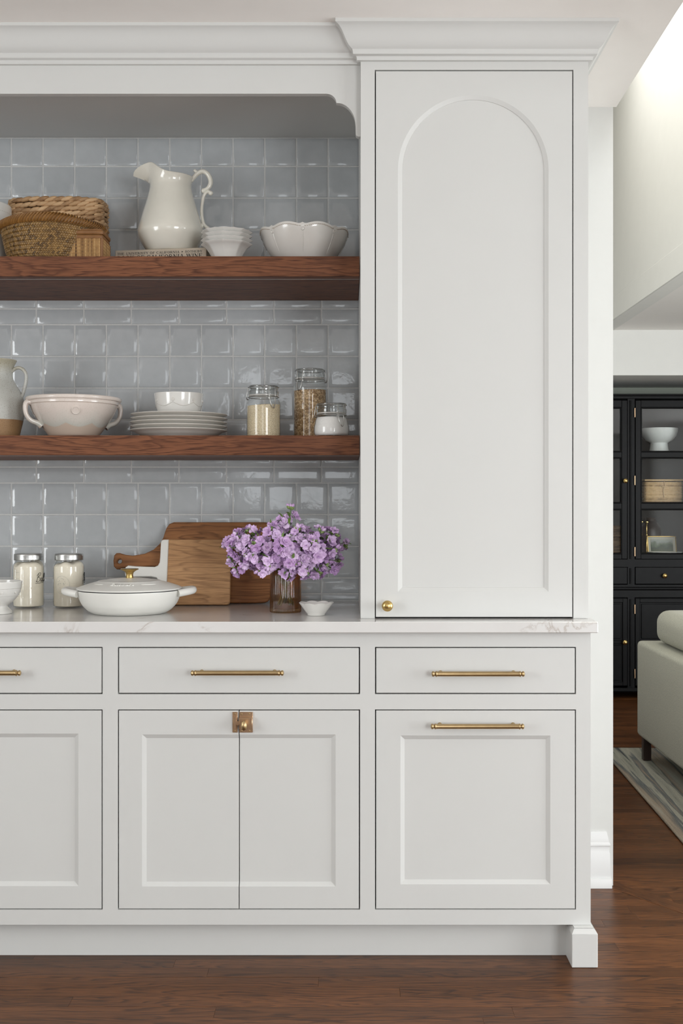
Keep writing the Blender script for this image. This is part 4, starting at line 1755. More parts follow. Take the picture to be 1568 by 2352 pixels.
hp = [(1232, 365), (1275, 310), (1335, 250), (1405, 222), (1470, 250), (1515, 320), (1525, 400), (1490, 470), (1432, 505)]
P3 = [(pc(a, b)[0], 0, pc(a, b)[1]) for a, b in hp]
path = bez(P3, 6)
h = MB()
n = len(path)
h.tube(path, [.0072 + .0014 * sin(pi * i / n) for i in range(n)], 12, flat=.85)
hp2 = [(1530, 540), (1478, 528), (1430, 580), (1405, 680), (1392, 800), (1400, 920), (1428, 1020), (1492, 1078)]
P3 = [(pc(a, b)[0], 0, pc(a, b)[1]) for a, b in hp2]
path = bez(P3, 6)
n = len(path)
h.tube(path, [.0068 - .0012 * sin(pi * i / n) for i in range(n)], 12, flat=.85)
for (a, b, r) in ((1424, 512, .0085), (1528, 548, .0078), (1290, 212, .0055), (1488, 1074, .006)):
    x, z = pc(a, b)
    h.lathe([(0, -r), (r * .7, -r * .7), (r, 0), (r * .7, r * .7), (0, r)], 12, (x, 0, z))
x0, z0 = pc(1300, 280); x1_, z1_ = pc(1290, 215); x2_, z2_ = pc(1335, 235)
h.tube(bez([(x2_, 0, z2_), ((x1_ + x2_) / 2 - .001, 0, z1_ - .002), (x1_, 0, z1_)], 4), [.005] * 4 + [.0045] * 5, 10)
xa_, za_ = pc(1385, 900); xb_, zb_2 = pc(1400, 1050)
h.tube([(xb_ - .012, 0, zb_2 + .004), (xb_ + .004, 0, zb_2 + .002)], .008, 10)
h.build('handle', IRON, pitcher, None, 60)

# ---- four nested fluted bowls
Dn = 3.318


def fluted(t_, r):
    a = (t_ + pi / 8) % (pi / 4) - pi / 8
    return cos(pi / 8) / cos(a)


prof_f = [(0, 0), (.036, 0), (.0385, .002), (.0395, .006), (.0430, .017), (.0500, .030), (.0580, .042), (.0660, .0488), (.0740, .0535), (.0745, .0546), (.0730, .0552), (.0640, .0508), (.0555, .0430), (.0470, .0300), (.0400, .0180), (.0330, .0080), (0, .0065)]


def ffn(t_, r, z, i):
    k = min(1.0, max(0.0, (z - .004) / .02))
    oct_ = fluted(t_ + pi / 8, r)
    cus = math.exp(-((((t_) % (pi / 4)) - pi / 8) / .075) ** 2)       # ridge at the corners
    rr_ = r * (1 + k * (oct_ - .965) + k * .012 * cus)
    return rr_, z + k * .0012 * cus * (1 if r > .05 else 0)


bm_ = MB().lathe(prof_f, 96, fn=ffn).mesh('fluted_bowl', WHITEC, 50)
names4 = ['bottom', 'second from bottom', 'third from bottom', 'topmost']
for k in range(4):
    o = link('fluted_bowl', bm_, None, (PX(520.5, Dn), Y(Dn), ZS1 + .0003 + k * .0118), (0, 0, math.radians(-2 + (0, 3, -2, 2)[k])))
    tag(o, 'white fluted small bowl beside the pitcher, %s of its stack of four' % names4[k], 'bowl', 'nested fluted bowls')

# ---- scalloped serving bowl
Dg = 3.362
t = thing('serving_bowl', (PX(698.5, Dg), Y(Dg), ZS1 + .0003), 'wide cream serving bowl with scalloped beaded rim, right end of upper shelf', 'bowl')


def cusp(t_):
    a = ((t_ + pi / 8 + pi / 2 - pi / 8) % (pi / 4))
    a = min(a, pi / 4 - a)          # 0 at the cusps (front = -pi/2)
    return a


sp_prof = [(0, 0), (.070, 0), (.078, .002), (.0800, .006), (.0960, .022), (.1120, .045), (.1240, .068), (.1300, .086), (.1345, .0990), (.1335, .1015), (.1305, .1010), (.1265, .088), (.1200, .068), (.1080, .046), (.0900, .022), (.0740, .010), (0, .009)]


def sfn(t_, r, z, i):
    a = cusp(t_)
    k = min(1.0, max(0.0, (z - .004) / .05))
    lobe = sin(a / (pi / 8) * pi / 2)
    tip = math.exp(-(a / .045) ** 2)
    rr_ = r * (1 - k * .028 * (1 - lobe))
    kk = min(1.0, max(0.0, (z - .045) / .05))
    zz = z + kk * (.0105 * lobe + .0075 * tip - .008)
    return rr_, zz


MB().lathe(sp_prof, 128, fn=sfn).build('body', GREYC, t, None, 55)
for k in range(8):
    a = -pi / 2 + k * pi / 4
    m = MB()
    cu = MB().lathe([(.0056, 0), (.0054, .0018), (.0042, .0028), (.0026, .0020), (0, .0028)], 16)
    r0 = prof_at([(r, z) for r, z in sp_prof[1:9]], .0835) * .972
    cu.xform(Matrix.Translation((r0 * cos(a), r0 * sin(a), .0835)) @ Matrix.Rotation(a, 4, 'Z') @ Matrix.Rotation(pi / 2 + .25, 4, 'Y'))
    cu.build('rosette', GREYC, t, None, 30)
m = MB()
nbd = 150
for i in range(nbd):
    a = 2 * pi * i / nbd
    r0, z0 = sfn(a, .1338, .0945, 0)
    if cusp(a) < .05:
        continue
    m.box(-.0019, .0019, -.0008, .0008, -.0008, .0008)
    m.xform(Matrix.Translation((r0 * cos(a), r0 * sin(a), z0)) @ Matrix.Rotation(a + pi / 2, 4, 'Z') @ Matrix.Rotation(.5, 4, 'Y'), len(m.v) - 8)
o = m.build('beaded_edge', TRIMC, t, None, 0)
o['kind'] = 'stuff'
for k in range(8):
    a = -pi / 2 + k * pi / 4
    pts = []
    for j in range(6):
        z = .022 + .055 * j / 5
        r0 = sfn(a, prof_at([(r, zz) for r, zz in sp_prof[1:9]], z), z, 0)[0]
        pts.append((r0 * cos(a), r0 * sin(a), z))
    MB().tube(pts, [.0002, .0010, .0016, .0020, .0022, .0016], 6).build('rib', GREYC, t, None, 60)

# ================================================================== things on the lower shelf
# ---- dipped stoneware pitcher at the left edge
Dq = 3.385
t = thing('stoneware_pitcher', (PX(-10, Dq), Y(Dq), ZS2 + .0003), 'speckled grey stoneware pitcher with bare tan base, at the left edge', 'pitcher')
pb = prof_smooth([(.064, 0), (.0680, .002), (.0745, .030), (.0810, .058), (.0848, .085), (.0838, .108), (.0760, .135), (.0600, .162), (.0510, .180), (.0495, .200), (.0540, .219), (.0610, .2335), (.0605, .2355)], 5)
MB().lathe(closed_prof(pb, .005), 64).build('body', STONE, t, None, 60)


def qc(cx, cy):
    px, py = cx * .18495, 810 + cy * .18495
    return PX(px, Dq) - t.location.x, PZ(py, Dq) - t.location.z


hp = [(140, 240), (185, 200), (245, 190), (300, 225), (326, 290), (318, 390), (285, 510), (262, 560)]
path = bez([(qc(a, b)[0], 0, qc(a, b)[1]) for a, b in hp], 6)
MB().tube(path, .0068, 12, flat=.75).build('handle', STONE, t, None, 60)

# ---- two-handled poured-glaze bowl
Dw = 3.366
bowlt = thing('mixing_bowl', (PX(169.5, Dw), Y(Dw), ZS2 + .0003), 'wide two-handled cream bowl with scalloped poured glaze', 'bowl')
wp = [(.066, 0), (.0700, .0015), (.0760, .010), (.0900, .028), (.1060, .050), (.1190, .072), (.1265, .092), (.1278, .0965), (.1262, .0975), (.1305, .0990), (.1318, .1060), (.1310, .1075), (.1385, .1090), (.1405, .1130), (.1400, .1170), (.1370, .1195), (.1330, .1190)]
MB().lathe(closed_prof(wp, .006), 80).build('body', POUR, bowlt, None, 45)
for sgn, yaw in ((0, math.radians(180 + 28)), (1, math.radians(28))):
    pts = bez([(.1270, 0, .1025), (.1385, 0, .1010), (.1425, 0, .0860), (.1390, 0, .0650), (.1260, 0, .0490), (.1060, 0, .0410), (.0960, 0, .0330)], 7)
    mh = MB().tube(pts, .0085, 12, flat=.62, up=(0, 1, 0))
    n = len(pts)
    mh = MB()
    mh.tube(pts, [.0078 + .0012 * cos(2 * pi * i / n) for i in range(n)], 12, flat=1.35, up=(0, 1, 0))
    mh.xform(Matrix.Rotation(yaw, 4, 'Z'))
    mh.build('handle', POUR, bowlt, None, 60)
a = math.radians(-90 + 16)
se = MB().lathe([(.0125, -.003), (.0125, .0012), (.0115, .0024), (.0100, .0022), (.0092, .0012), (0, .0012)], 28)
r0 = prof_at(wp[:8], .074)
se.xform(Matrix.Translation((r0 * cos(a), r0 * sin(a), .074)) @ Matrix.Rotation(a, 4, 'Z') @ Matrix.Rotation(pi / 2 + .42, 4, 'Y'))
se.build('seal', POUR, bowlt, None, 40)

# ---- five dinner plates
Dl = 3.366
pp = [(0, 0), (.098, 0), (.102, .0005), (.104, .0035), (.112, .0060), (.1240, .0135), (.1330, .0185), (.1425, .0210), (.1438, .0222), (.1430, .0236), (.1400, .0240), (.1300, .0215), (.1200, .0165), (.1090, .0095), (.0980, .0070), (0, .0068)]
pm = MB().lathe(pp, 96).mesh('dinner_plate', PLATEC, 45)
nm = ['bottom', 'second from bottom', 'middle', 'second from top', 'topmost']
pr = random.Random(4)
for k in range(5):
    o = link('dinner_plate', pm, None, (PX(411, Dl) + pr.uniform(-.0012, .0012), Y(Dl) + pr.uniform(-.001, .001), ZS2 + .0003 + k * .0116), (0, 0, k))
    tag(o, 'off-white dinner plate, %s of the stack of five on the lower shelf' % nm[k], 'plate', 'stacked dinner plates')
# ---- garland bowl on the plates
zpl = ZS2 + .0003 + 4 * .0116 + .0072
bwl = thing('garland_bowl', (PX(410.5, Dl), Y(Dl), zpl), 'cream bowl with garland relief standing on the plate stack', 'bowl')
gp = prof_smooth([(.042, 0), (.0450, .002), (.0520, .008), (.0610, .020), (.0670, .036), (.0700, .052), (.0722, .070), (.0730, .0775), (.0722, .0790)], 4)
MB().lathe(closed_prof(gp, .0042), 72).build('body', WHITEC, bwl, None, 50)
for k in range(7):
    a0 = math.radians(-96 + k * 360 / 7)
    a1 = a0 + 2 * pi / 7
    pts = []
    for j in range(15):
        f = j / 14
        a = a0 + (a1 - a0) * f
        z = .0500 - .0115 * (1 - abs(2 * f - 1) ** 1.7)
        r = prof_at(gp, z) + .0002
        pts.append((r * cos(a), r * sin(a), z))
    MB().tube(pts, .0011, 6).build('garland', GREYC, bwl, None, 60)
    z = .0570
    r = prof_at(gp, z)
    md = MB().lathe([(.0052, -.0005), (.0050, .0010), (.0040, .0006), (.0030, .0013), (.0016, .0008), (0, .0013)], 18)
    md.xform(Matrix.Translation((r * cos(a0), r * sin(a0), z)) @ Matrix.Rotation(a0, 4, 'Z') @ Matrix.Rotation(pi / 2 - .0, 4, 'Y'))
    md.build('medallion', GREYC, bwl, None, 40)


# ---- clip-top jars
def clip_jar(D, px, r, h, fill, fmat, label, clasp, heap, mat_lid=LIDGLASS, round_body=0.0):
    t = thing('clip_top_jar', (PX(px, D), Y(D), ZS2 + .0003), label, 'jar', 'clip-top glass jars')
    lh = .030
    zn = h - lh            # neck top / seal
    rn = r * .83
    sh = zn - .012
    bo = prof_smooth([(r * .88, 0), (r * .97, .003), (r * (1 + round_body), .010), (r * (1 + round_body), sh * .5), (r, sh - .018), (r * .955, sh - .006), (rn + .001, sh + .004), (rn, zn - .001)], 5)
    MB().lathe(bo, 48).build('glass_body', GLASS, t, None, 60)
    MB().lathe([(0, .0012), (r * .80, .0012), (r * .9, .0022), (r * .9, .004), (0, .0042)], 48).build('glass_base', GLASS, t, None, 60)
    fo = [(max(q - .0026, 0), z) for q, z in bo if .003 < z < fill]
    fo = [(r * .84, .0046)] + fo
    rl = prof_at(bo, fill) - .0026
    top = [(rl, fill), (rl * .7, fill + .0015), (rl * .35, fill + .003), (0, fill + .0035)]
    n0 = len(fo)

    def hf(t_, rr_, z, i):
        if i >= n0:
            w_ = rr_ / max(rl, 1e-6)
            return rr_, min(z, fill + .004) + heap * rr_ * cos(t_ - .4) * 1.0
        if z > fill - .02:
            return rr_, z + heap * rr_ * cos(t_ - .4) * max(0, (z - fill + .02) / .02)
        return rr_, z
    MB().lathe([(0, .0046)] + fo + top, 48, fn=hf if heap else None).build('contents', fmat, t, None, 60)
    MB().lathe([(rn + .0005, zn - .0012), (rn + .0028, zn - .0008), (rn + .0030, zn + .0012), (rn + .0006, zn + .0015)], 40).build('seal', GREYC, t)
    ld = [(0, zn + .0016), (rn + .001, zn + .0016), (rn + .0036, zn + .003), (rn + .0036, zn + .012), (rn + .0010, zn + .0145), (rn + .0012, h - .0075), (rn + .0024, h - .005), (rn + .0018, h - .0015), (rn - .004, h), (rn - .008, h - .002), (0, h - .002)]
    MB().lathe(ld, 48).build('glass_lid', LIDGLASS, t, None, 45)
    w = MB()
    ring = [((rn + .0036) * cos(2 * pi * k / 44), (rn + .0036) * sin(2 * pi * k / 44), zn - .0050) for k in range(44)]
    w.tube(ring, .0011, 6, closed=True)
    ring = [((rn + .0036) * cos(2 * pi * k / 44), (rn + .0036) * sin(2 * pi * k / 44), h - .0055) for k in range(44)]
    w.tube(ring, .0010, 6, closed=True)
    w.build('wire_band', STEEL, t, None, 60)
    cp = MB()
    s = clasp
    xo = s * (rn + .006)
    yo = -.0105
    for yy in (-.0105, .0105):
        cp.tube([(xo - s * .002, yy, h - .006), (xo + s * .0006, yy, h - .012), (xo + s * .0012, yy, zn - .004), (xo + s * .0004, yy, zn - .012)], .0014, 6)
    cp.tube(bez([(xo + s * .0002, -.0105, zn - .004), (xo + s * .0050, -.0085, zn - .006), (xo + s * .0050, .0085, zn - .006), (xo + s * .0002, .0105, zn - .004)], 4), .0014, 6)
    cp.tube(bez([(xo + s * .0014, -.0085, zn - .008), (xo + s * .0050, -.0080, zn - .024), (xo + s * .0085, 0, zn - .040), (xo + s * .0050, .0080, zn - .024), (xo + s * .0014, .0085, zn - .008)], 6), .0014, 6)
    cp.tube([(xo, -.013, zn - .005), (xo, .013, zn - .005)], .0015, 6)
    cp.xform(Matrix.Rotation(-s * .95, 4, 'Z'))
    cp.build('clasp', STEEL, t, None, 60)
    hg = MB()
    xo = -s * (rn + .0050)
    hg.tube(bez([(xo + s * .003, -.008, h - .0055), (xo - s * .001, -.0085, h - .013), (xo - s * .0040, -.0075, zn - .007), (xo - s * .0040, .0075, zn - .007), (xo - s * .001, .0085, h - .013), (xo + s * .003, .008, h - .0055)], 5), .0014, 6)
    hg.xform(Matrix.Rotation(-s * .35, 4, 'Z'))
    hg.build('hinge_wire', STEEL, t, None, 60)
    return t


clip_jar(3.345, 605, .0505, .1545, .0960, RICE, 'clip-top glass jar of pale rice beside the plates', 1, .055)
clip_jar(3.445, 711.5, .0508, .2160, .1500, OATS, 'tall clip-top glass jar full of brown rolled oats', -1, .03)
clip_jar(3.292, 761, .0490, .0975, .0560, SUGAR, 'short squat clip-top glass jar of white sugar', 1, 0.0, round_body=.05)

# ================================================================== things on the worktop
ZW = 0.9143
# ---- footed bowl, left edge
Dfb = 3.205
t = thing('footed_bowl', (PX(-6, Dfb), Y(Dfb), ZW), 'white footed bowl with beaded bands, cut off by the left edge', 'bowl')
fp = prof_smooth([(.0405, 0), (.0415, .002), (.0385, .008), (.0310, .016), (.0285, .021), (.0330, .026), (.0460, .036), (.0570, .049), (.0640, .064), (.0668, .078), (.0690, .0905), (.0682, .0922)], 4)
MB().lathe(closed_prof(fp, .004), 64).build('body', WHITEC, t, None, 50)
for zz in (.0515, .0725):
    m = MB()
    r = prof_at(fp, zz) + .0004
    n = 110
    for k in range(n):
        a = 2 * pi * k / n
        m.lathe([(0, -.0012), (.0011, 0), (0, .0012)], 5, (r * cos(a), r * sin(a), zz))
    o = m.build('beaded_band', WHITEC, t, None, 60)
    o['kind'] = 'stuff'
for k in range(9):
    a = math.radians(-62 + 40 * k)
    r = prof_at(fp, .062)
    md = MB().lathe([(.0048, -.0005), (.0046, .0009), (.0036, .0005), (.0026, .0011), (0, .0008)], 16)
    md.xform(Matrix.Translation((r * cos(a), r * sin(a), .062)) @ Matrix.Rotation(a, 4, 'Z') @ Matrix.Rotation(pi / 2, 4, 'Y'))
    md.build('rosette', GREYC, t, None, 40)

# ---- two screw-top preserving jars of flour
SCRIPT = [[(.10, .92), (.02, .40), (.0, .0)], [(-.12, .70), (.02, .95), (.25, 1.05), (.36, .90), (.28, .68), (.06, .52), (.30, .48), (.40, .28), (.30, .06), (.08, -.02), (-.10, .10)],
          [(.78, .36), (.66, .44), (.54, .32), (.52, .12), (.60, .02), (.72, .12), (.80, .38), (.76, .10), (.84, .02), (.94, .14)],
          [(.94, .14), (1.10, .60), (1.14, .90), (1.06, .92), (1.00, .60), (.99, .12), (1.06, .02), (1.18, .14)],
          [(1.18, .14), (1.34, .60), (1.38, .92), (1.30, .92), (1.24, .58), (1.23, .12), (1.30, .02), (1.46, .20)],
          [(-.10, -.18), (.5, -.14), (1.3, -.05)]]


def flour_jar(px, label, rot):
    D = 3.40
    t = thing('preserving_jar', (PX(px, D), Y(D), ZW), label, 'jar', 'preserving jars of flour', rz=rot)
    bo = prof_smooth([(.038, 0), (.0435, .003), (.0465, .010), (.0465, .060), (.0465, .115), (.0455, .126), (.0400, .1365), (.0385, .140), (.0385, .146)], 5)
    MB().lathe(bo, 56).build('glass_body', GLASS, t, None, 60)
    fo = [(max(q - .0028, 0), z) for q, z in bo if .004 < z < .128]
    rj = random.Random(int(px))
    nseed = [rj.uniform(-1, 1) for _ in range(8)]
    n0 = len(fo) + 2

    def ff(t_, rr_, z, i):
        if i >= n0 - 3:
            return rr_, z + .0022 * sin(3 * t_ + nseed[0] * 3) + .0026 * sin(5 * t_ + nseed[1] * 3) * (rr_ > .02) + .003 * nseed[2] * cos(t_)
        return rr_, z
    MB().lathe([(0, .003), (.036, .003)] + fo + [(.0385, .131), (.030, .1345), (.015, .136), (0, .1365)], 56, fn=ff).build('flour', FLOUR, t, None, 60)
    bandp = [(.0405, .1415), (.0425, .1420), (.0432, .1432), (.0426, .1450), (.0432, .1480), (.0426, .1500), (.0430, .1535), (.0428, .1590), (.0418, .1608), (.0390, .1612), (.0385, .1600)]
    MB().lathe(bandp, 56).build('screw_band', STEEL, t, None, 40)
    MB().lathe([(.0388, .1598), (.0375, .1606), (.0330, .1600), (.0320, .1606), (0, .1608)], 48).build('lid_disc', STEEL, t, None, 40)
    # raised measuring marks / medallion in the glass
    em = MB()

    def oncyl(a, z, off=.0003):
        r = .0466 + off
        return (r * cos(a), r * sin(a), z)
    if 'left' in label:
        for k in range(5):
            z = .035 + k * .018
            em.tube([oncyl(math.radians(-128), z), oncyl(math.radians(-121), z), oncyl(math.radians(-114), z)], .0007, 5)
        em.tube([oncyl(math.radians(-98), .030), oncyl(math.radians(-98), .115)], .0007, 5)
        em.tube([oncyl(math.radians(-132), .030), oncyl(math.radians(-132), .115)], .0007, 5)
    else:
        em.tube([oncyl(math.radians(-100) + .50 * cos(q), .070 + .026 * sin(q)) for q in [2 * pi * k / 40 for k in range(40)]], .0008, 5, closed=True)
        rk = random.Random(8)
        for k in range(16):
            q, rr_ = rk.uniform(0, 2 * pi), rk.uniform(.15, .75)
            a, z = math.radians(-100) + .50 * cos(q) * rr_, .070 + .026 * sin(q) * rr_
            em.lathe([(0, -.0018), (.0017, 0), (0, .0018)], 6, oncyl(a, z, .0))
    em.build('moulded_relief', GLASS, t, None, 60)
    # script name printed on the glass
    a_c = -48 if 'left' in label else -12
    mk = MB()
    for pl in SCRIPT:
        pts = bez([(x_, y_, 0) for x_, y_ in pl], 5)
        mk.tube([oncyl(math.radians(a_c) + (p_.x + p_.y * .22) * .026 / .0466 - .0, .078 + p_.y * .026, .0004) for p_ in pts], .00055, 5)
    mk.build('script_mark', INK, t, None, 60)
    return t


flour_jar(65.5, 'left of two screw-top glass jars of flour, next to the footed bowl', math.radians(4))
flour_jar(158, 'right of two screw-top glass jars of flour, next to the white pan', math.radians(-2))

# ---- shallow enamelled pan with lid
Dpn = 3.222
pan = thing('braising_pan', (PX(297.5, Dpn), Y(Dpn), ZW), 'white enamelled shallow pan with a domed lid and gold knob', 'pan', rz=math.radians(6))
pb = prof_smooth([(.098, 0), (.1040, .0015), (.1180, .010), (.1330, .026), (.1420, .045), (.1465, .060), (.1470, .0660)], 5)
MB().lathe(closed_prof(pb, .005), 80).build('body', ENAM, pan, None, 50)
MB().lathe([(.1400, .0655), (.1468, .0655), (.1472, .0665), (.1468, .0682), (.1400, .0682)], 80).build('rim', BLACKE, pan)
lidp = [(.1400, .0684), (.1478, .0686), (.1490, .0700), (.1480, .0722), (.1380, .0765), (.1150, .0840), (.0900, .0905), (.0870, .0925), (.0840, .0918), (.0600, .0962), (.0350, .0990), (0, .1000)]
lidm = MB().lathe(lidp, 80).build('lid', ENAM, pan, None, 35)
kn = MB().lathe([(0, .0995), (.0105, .0997), (.0108, .1015), (.0098, .1090), (.0115, .1150), (.0175, .1200), (.0252, .1235), (.0258, .1250), (.0245, .1262), (.0150, .1255), (0, .1250)], 36)
kn.build('lid_knob', GOLD, lidm, None, 45)
for s in (-1, 1):
    m = MB()
    # loop handle: flat bow standing out from the rim
    pts = []
    for k in range(21):
        f = k / 20
        a = -1 + 2 * f
        y = a * .052
        x = .1400 + .0400 * (1 - abs(a) ** 3.2)
        pts.append((s * x, y, .0585 + .006 * (1 - abs(a) ** 3)))
    m.tube(pts, .0105, 12, flat=1.0, up=(0, 0, 1))
    m.build('loop_handle', ENAM, pan, None, 60)
# raised name on the lid
cu = bpy.data.curves.new('name_text', 'FONT')
cu.body = 'Cuisinart'
cu.size = .017
cu.shear = 0.0
cu.extrude = .0009
cu.offset = .0004
cu.align_x = 'CENTER'
cu.resolution_u = 3
to = bpy.data.objects.new('name_text', cu)
COL.objects.link(to)
dg = bpy.context.evaluated_depsgraph_get()
me = bpy.data.meshes.new_from_object(to.evaluated_get(dg))
COL.objects.unlink(to)
bpy.data.objects.remove(to)
lp = [(r, z) for r, z in lidp[2:]][::-1]


def lid_z(r):
    for (r0, z0), (r1, z1) in zip(lp, lp[1:]):
        if r0 <= r <= r1:
            return z0 + (z1 - z0) * (r - r0) / max(1e-9, r1 - r0)
    return lp[-1][1]


rot0 = -pi / 2 - math.radians(6)
for v in me.vertices:
    r = .1120 - v.co.y * 1.30
    a = rot0 + v.co.x * 1.05 / .105 - .02
    v.co = Vector((r * cos(a), r * sin(a), lid_z(r) + .0004 + v.co.z + .0006))
me.materials.clear()
me.materials.append(ENAM)
o = link('raised_lettering', me, lidm)
for a0, a1 in ((-.98, -.56), (.50, .95)):
    pts = []
    for k in range(9):
        a = rot0 + a0 + (a1 - a0) * k / 8
        pts.append((.106 * cos(a), .106 * sin(a), lid_z(.106) + .0002))
    MB().tube(pts, [.0003] + [.0012] * 7 + [.0003], 6).build('raised_scroll', ENAM, lidm, None, 60)


# ---- cutting boards leaning on the tiles
def leaning(name, D0, lean, label, px0, py0, cat='cutting board'):
    t = thing(name, (PX(px0, D0), Y(D0), ZW + .0002), label, cat)
    t.rotation_euler = (-lean, 0, 0)
    return t


def rounded(pts, r, n=5):
    """round marked corners: pts (x,z,radius)"""
    out = []
    m = len(pts)
    for i in range(m):
        x, z, rr_ = pts[i]
        if rr_ <= 0:
            out.append((x, z))
            continue
        p_ = Vector((x, z)); a = Vector(pts[i - 1][:2]) - p_; b = Vector(pts[(i + 1) % m][:2]) - p_
        a.normalize(); b.normalize()
        s0, s1 = p_ + a * rr_, p_ + b * rr_
        for k in range(n + 1):
            f = k / n
            q = s0 * (1 - f) ** 2 + p_ * 2 * f * (1 - f) + s1 * f * f
            out.append(tuple(q))
    return out


def dedupe(p):
    o = []
    for q in p:
        if not o or (Vector(q) - Vector(o[-1])).length > 1e-5:
            o.append(q)
    return o


lean1 = math.radians(14)
Dr = 3.520
tb = leaning('cutting_board', Dr, lean1, 'large acacia paddle cutting board leaning on tiles, behind the smaller one', 258, 1387)
sR = F / 3.548
out = [(375, 1387, 12), (620, 1387, 22), (620, 1205, 20), (393, 1205, 0)]
outl = rounded([((a - 258) / sR, (1387 - b) / sR / cos(lean1) * 1.0, r / sR) for a, b, r in out], 0)
rest = [(383, 1209), (377, 1217), (373, 1228), (370, 1240), (362, 1255), (348, 1268), (329, 1277), (302, 1281.5), (285, 1279.5), (272, 1275.5), (264, 1275.5), (259, 1281), (257.6, 1293), (259.5, 1306), (265, 1311), (274, 1311), (300, 1307.5), (340, 1306), (358, 1307), (368, 1314), (373, 1330), (374.5, 1350)]
outl = dedupe(outl + [((a - 258) / sR, (1387 - b) / sR / cos(lean1)) for a, b in rest])
hole = [((272 - 258) / sR + 5.4 / sR * cos(2 * pi * k / 20), (1387 - 1294) / sR / cos(lean1) + 5.4 / sR * sin(2 * pi * k / 20)) for k in range(20)]
MB().plate(outl, [hole], -.0175, 0, .0025).build('board', ACACIA, tb, None, 40)

lean2 = math.radians(15)
D2b = 3.452
tf = leaning('cutting_board', D2b, lean2, 'smaller light wood cutting board with white-dipped handle, beside the vase', 285, 1389)
sR = F / 3.475
k_ = 1 / sR / cos(lean2)


def fb(a, b): return ((a - 285) / sR, (1390.5 - b) * k_)


wood_o = dedupe(rounded([(*fb(382.5, 1390.5), 0), (*fb(527, 1390.5), 10 / sR), (*fb(527, 1244), 10 / sR), (*fb(382.5, 1244), 0)], 0))
MB().plate(wood_o, [], -.0165, 0, .002).build('wood_end', MANGO, tf, None, 40)
wh = rounded([(*fb(364.5, 1390.5), 10 / sR), (*fb(382.2, 1390.5), 0), (*fb(382.2, 1244), 0), (*fb(364.5, 1244), 8 / sR)], 0)
wh += [fb(364.3, 1285), fb(363.5, 1296), fb(360, 1303), fb(353, 1306), fb(330, 1305.5), fb(308, 1304.5), fb(292, 1303), fb(286, 1307), fb(285, 1316), fb(286.5, 1326), fb(293, 1330), fb(310, 1328), fb(345, 1327.5), fb(358, 1330), fb(363, 1337), fb(364.3, 1348)]
MB().plate(dedupe(wh), [], -.0165, 0, .002).build('white_end', ENAM, tf, None, 40)

# ---- ribbed amber vase
Dv = 3.250
vase = thing('vase', (PX(655.5, Dv), Y(Dv), ZW), 'amber ribbed glass vase filled with lavender flowers', 'vase')
vp = [(.0435, 0), (.0445, .0015), (.0447, .004), (.0447, .120), (.0443, .1225), (.0425, .1225), (.0420, .118), (.0418, .012), (.040, .0095), (0, .0090)]


def vfn(t_, r, z, i):
    if i <= 3:
        return r * (1 + .055 * abs(sin(t_ * 19)) - .034), z
    return r, z


MB().lathe([(0, 0)] + vp, 228, fn=vfn).build('glass', AMBER, vase, None, 60)
MB().lathe([(0, .0096), (.0395, .0096), (.0408, .0120), (.0408, .066), (0, .066)], 48).build('water', WATER, vase, None, 50)

# ---- small scalloped dish in front
Ds = 3.147
o_prof = [(0, 0), (.0235, 0), (.0250, .0015), (.0250, .0045), (.0300, .010), (.0380, .0205), (.0465, .0320), (.0478, .0335), (.0465, .0343), (.0440, .0330), (.0350, .0215), (.0260, .0110), (.0200, .0070), (0, .0065)]


def dfn(t_, r, z, i):
    k = min(1, max(0, (z - .008) / .02))
    s_ = abs(sin(4 * t_ + .3))
    return r * (1 + k * (.09 * s_ - .045)), z + k * .0028 * s_


o = MB().lathe(o_prof, 96, fn=dfn).build('dish', WHITEC, None, (PX(726, Ds), Y(Ds), ZW), 50)
tag(o, 'small white scalloped dish in front of the vase', 'dish')

# ---- stock flowers in the vase
rf = random.Random(12)


def blossom_mesh(seed, petals=11, size=.0155):
    r_ = random.Random(seed)
    mb = MB()
    for layer, (n, L_, open_) in enumerate(((5, 1.0, 1.12), (4, .82, .72), (3, .55, .32))):
        for k in range(n):
            a = 2 * pi * (k + .5 * layer) / n + r_.uniform(-.25, .25)
            ln = size * L_ * r_.uniform(.88, 1.12)
            wd = ln * r_.uniform(.80, 1.0)
            op = open_ + r_.uniform(-.22, .22)
            vs, tn = [], []
            nu, nv = 5, 4
            ru = r_.uniform(0, 6)
            for i in range(nu):
                f = i / (nu - 1)
                bend = op * (.55 + .65 * f)
                rad = ln * (sin(min(bend, 1.9)) * f)
                hz = ln * f * cos(min(bend, 1.9)) + .0015 * layer
                wdt = wd * (sin(pi * (.12 + .70 * f)) ** .8) * .5
                for j in range(nv):
                    g = -1 + 2 * j / (nv - 1)
                    ruf = .10 * ln * f * sin(ru + j * 2.3 + i)
                    cup = -.16 * ln * g * g * f
                    x, y, z = rad, g * wdt, hz + ruf - cup
                    vs.append((x * cos(a) - y * sin(a), x * sin(a) + y * cos(a), z))
                    tn.append(f)
            fs = []
            for i in range(nu - 1):
                for j in range(nv - 1):
                    q = i * nv + j
                    fs.append((q, q + 1, q + nv + 1, q + nv))
            mb.add(vs, fs, tn)
    return mb.mesh('blossom', PETAL, 80)


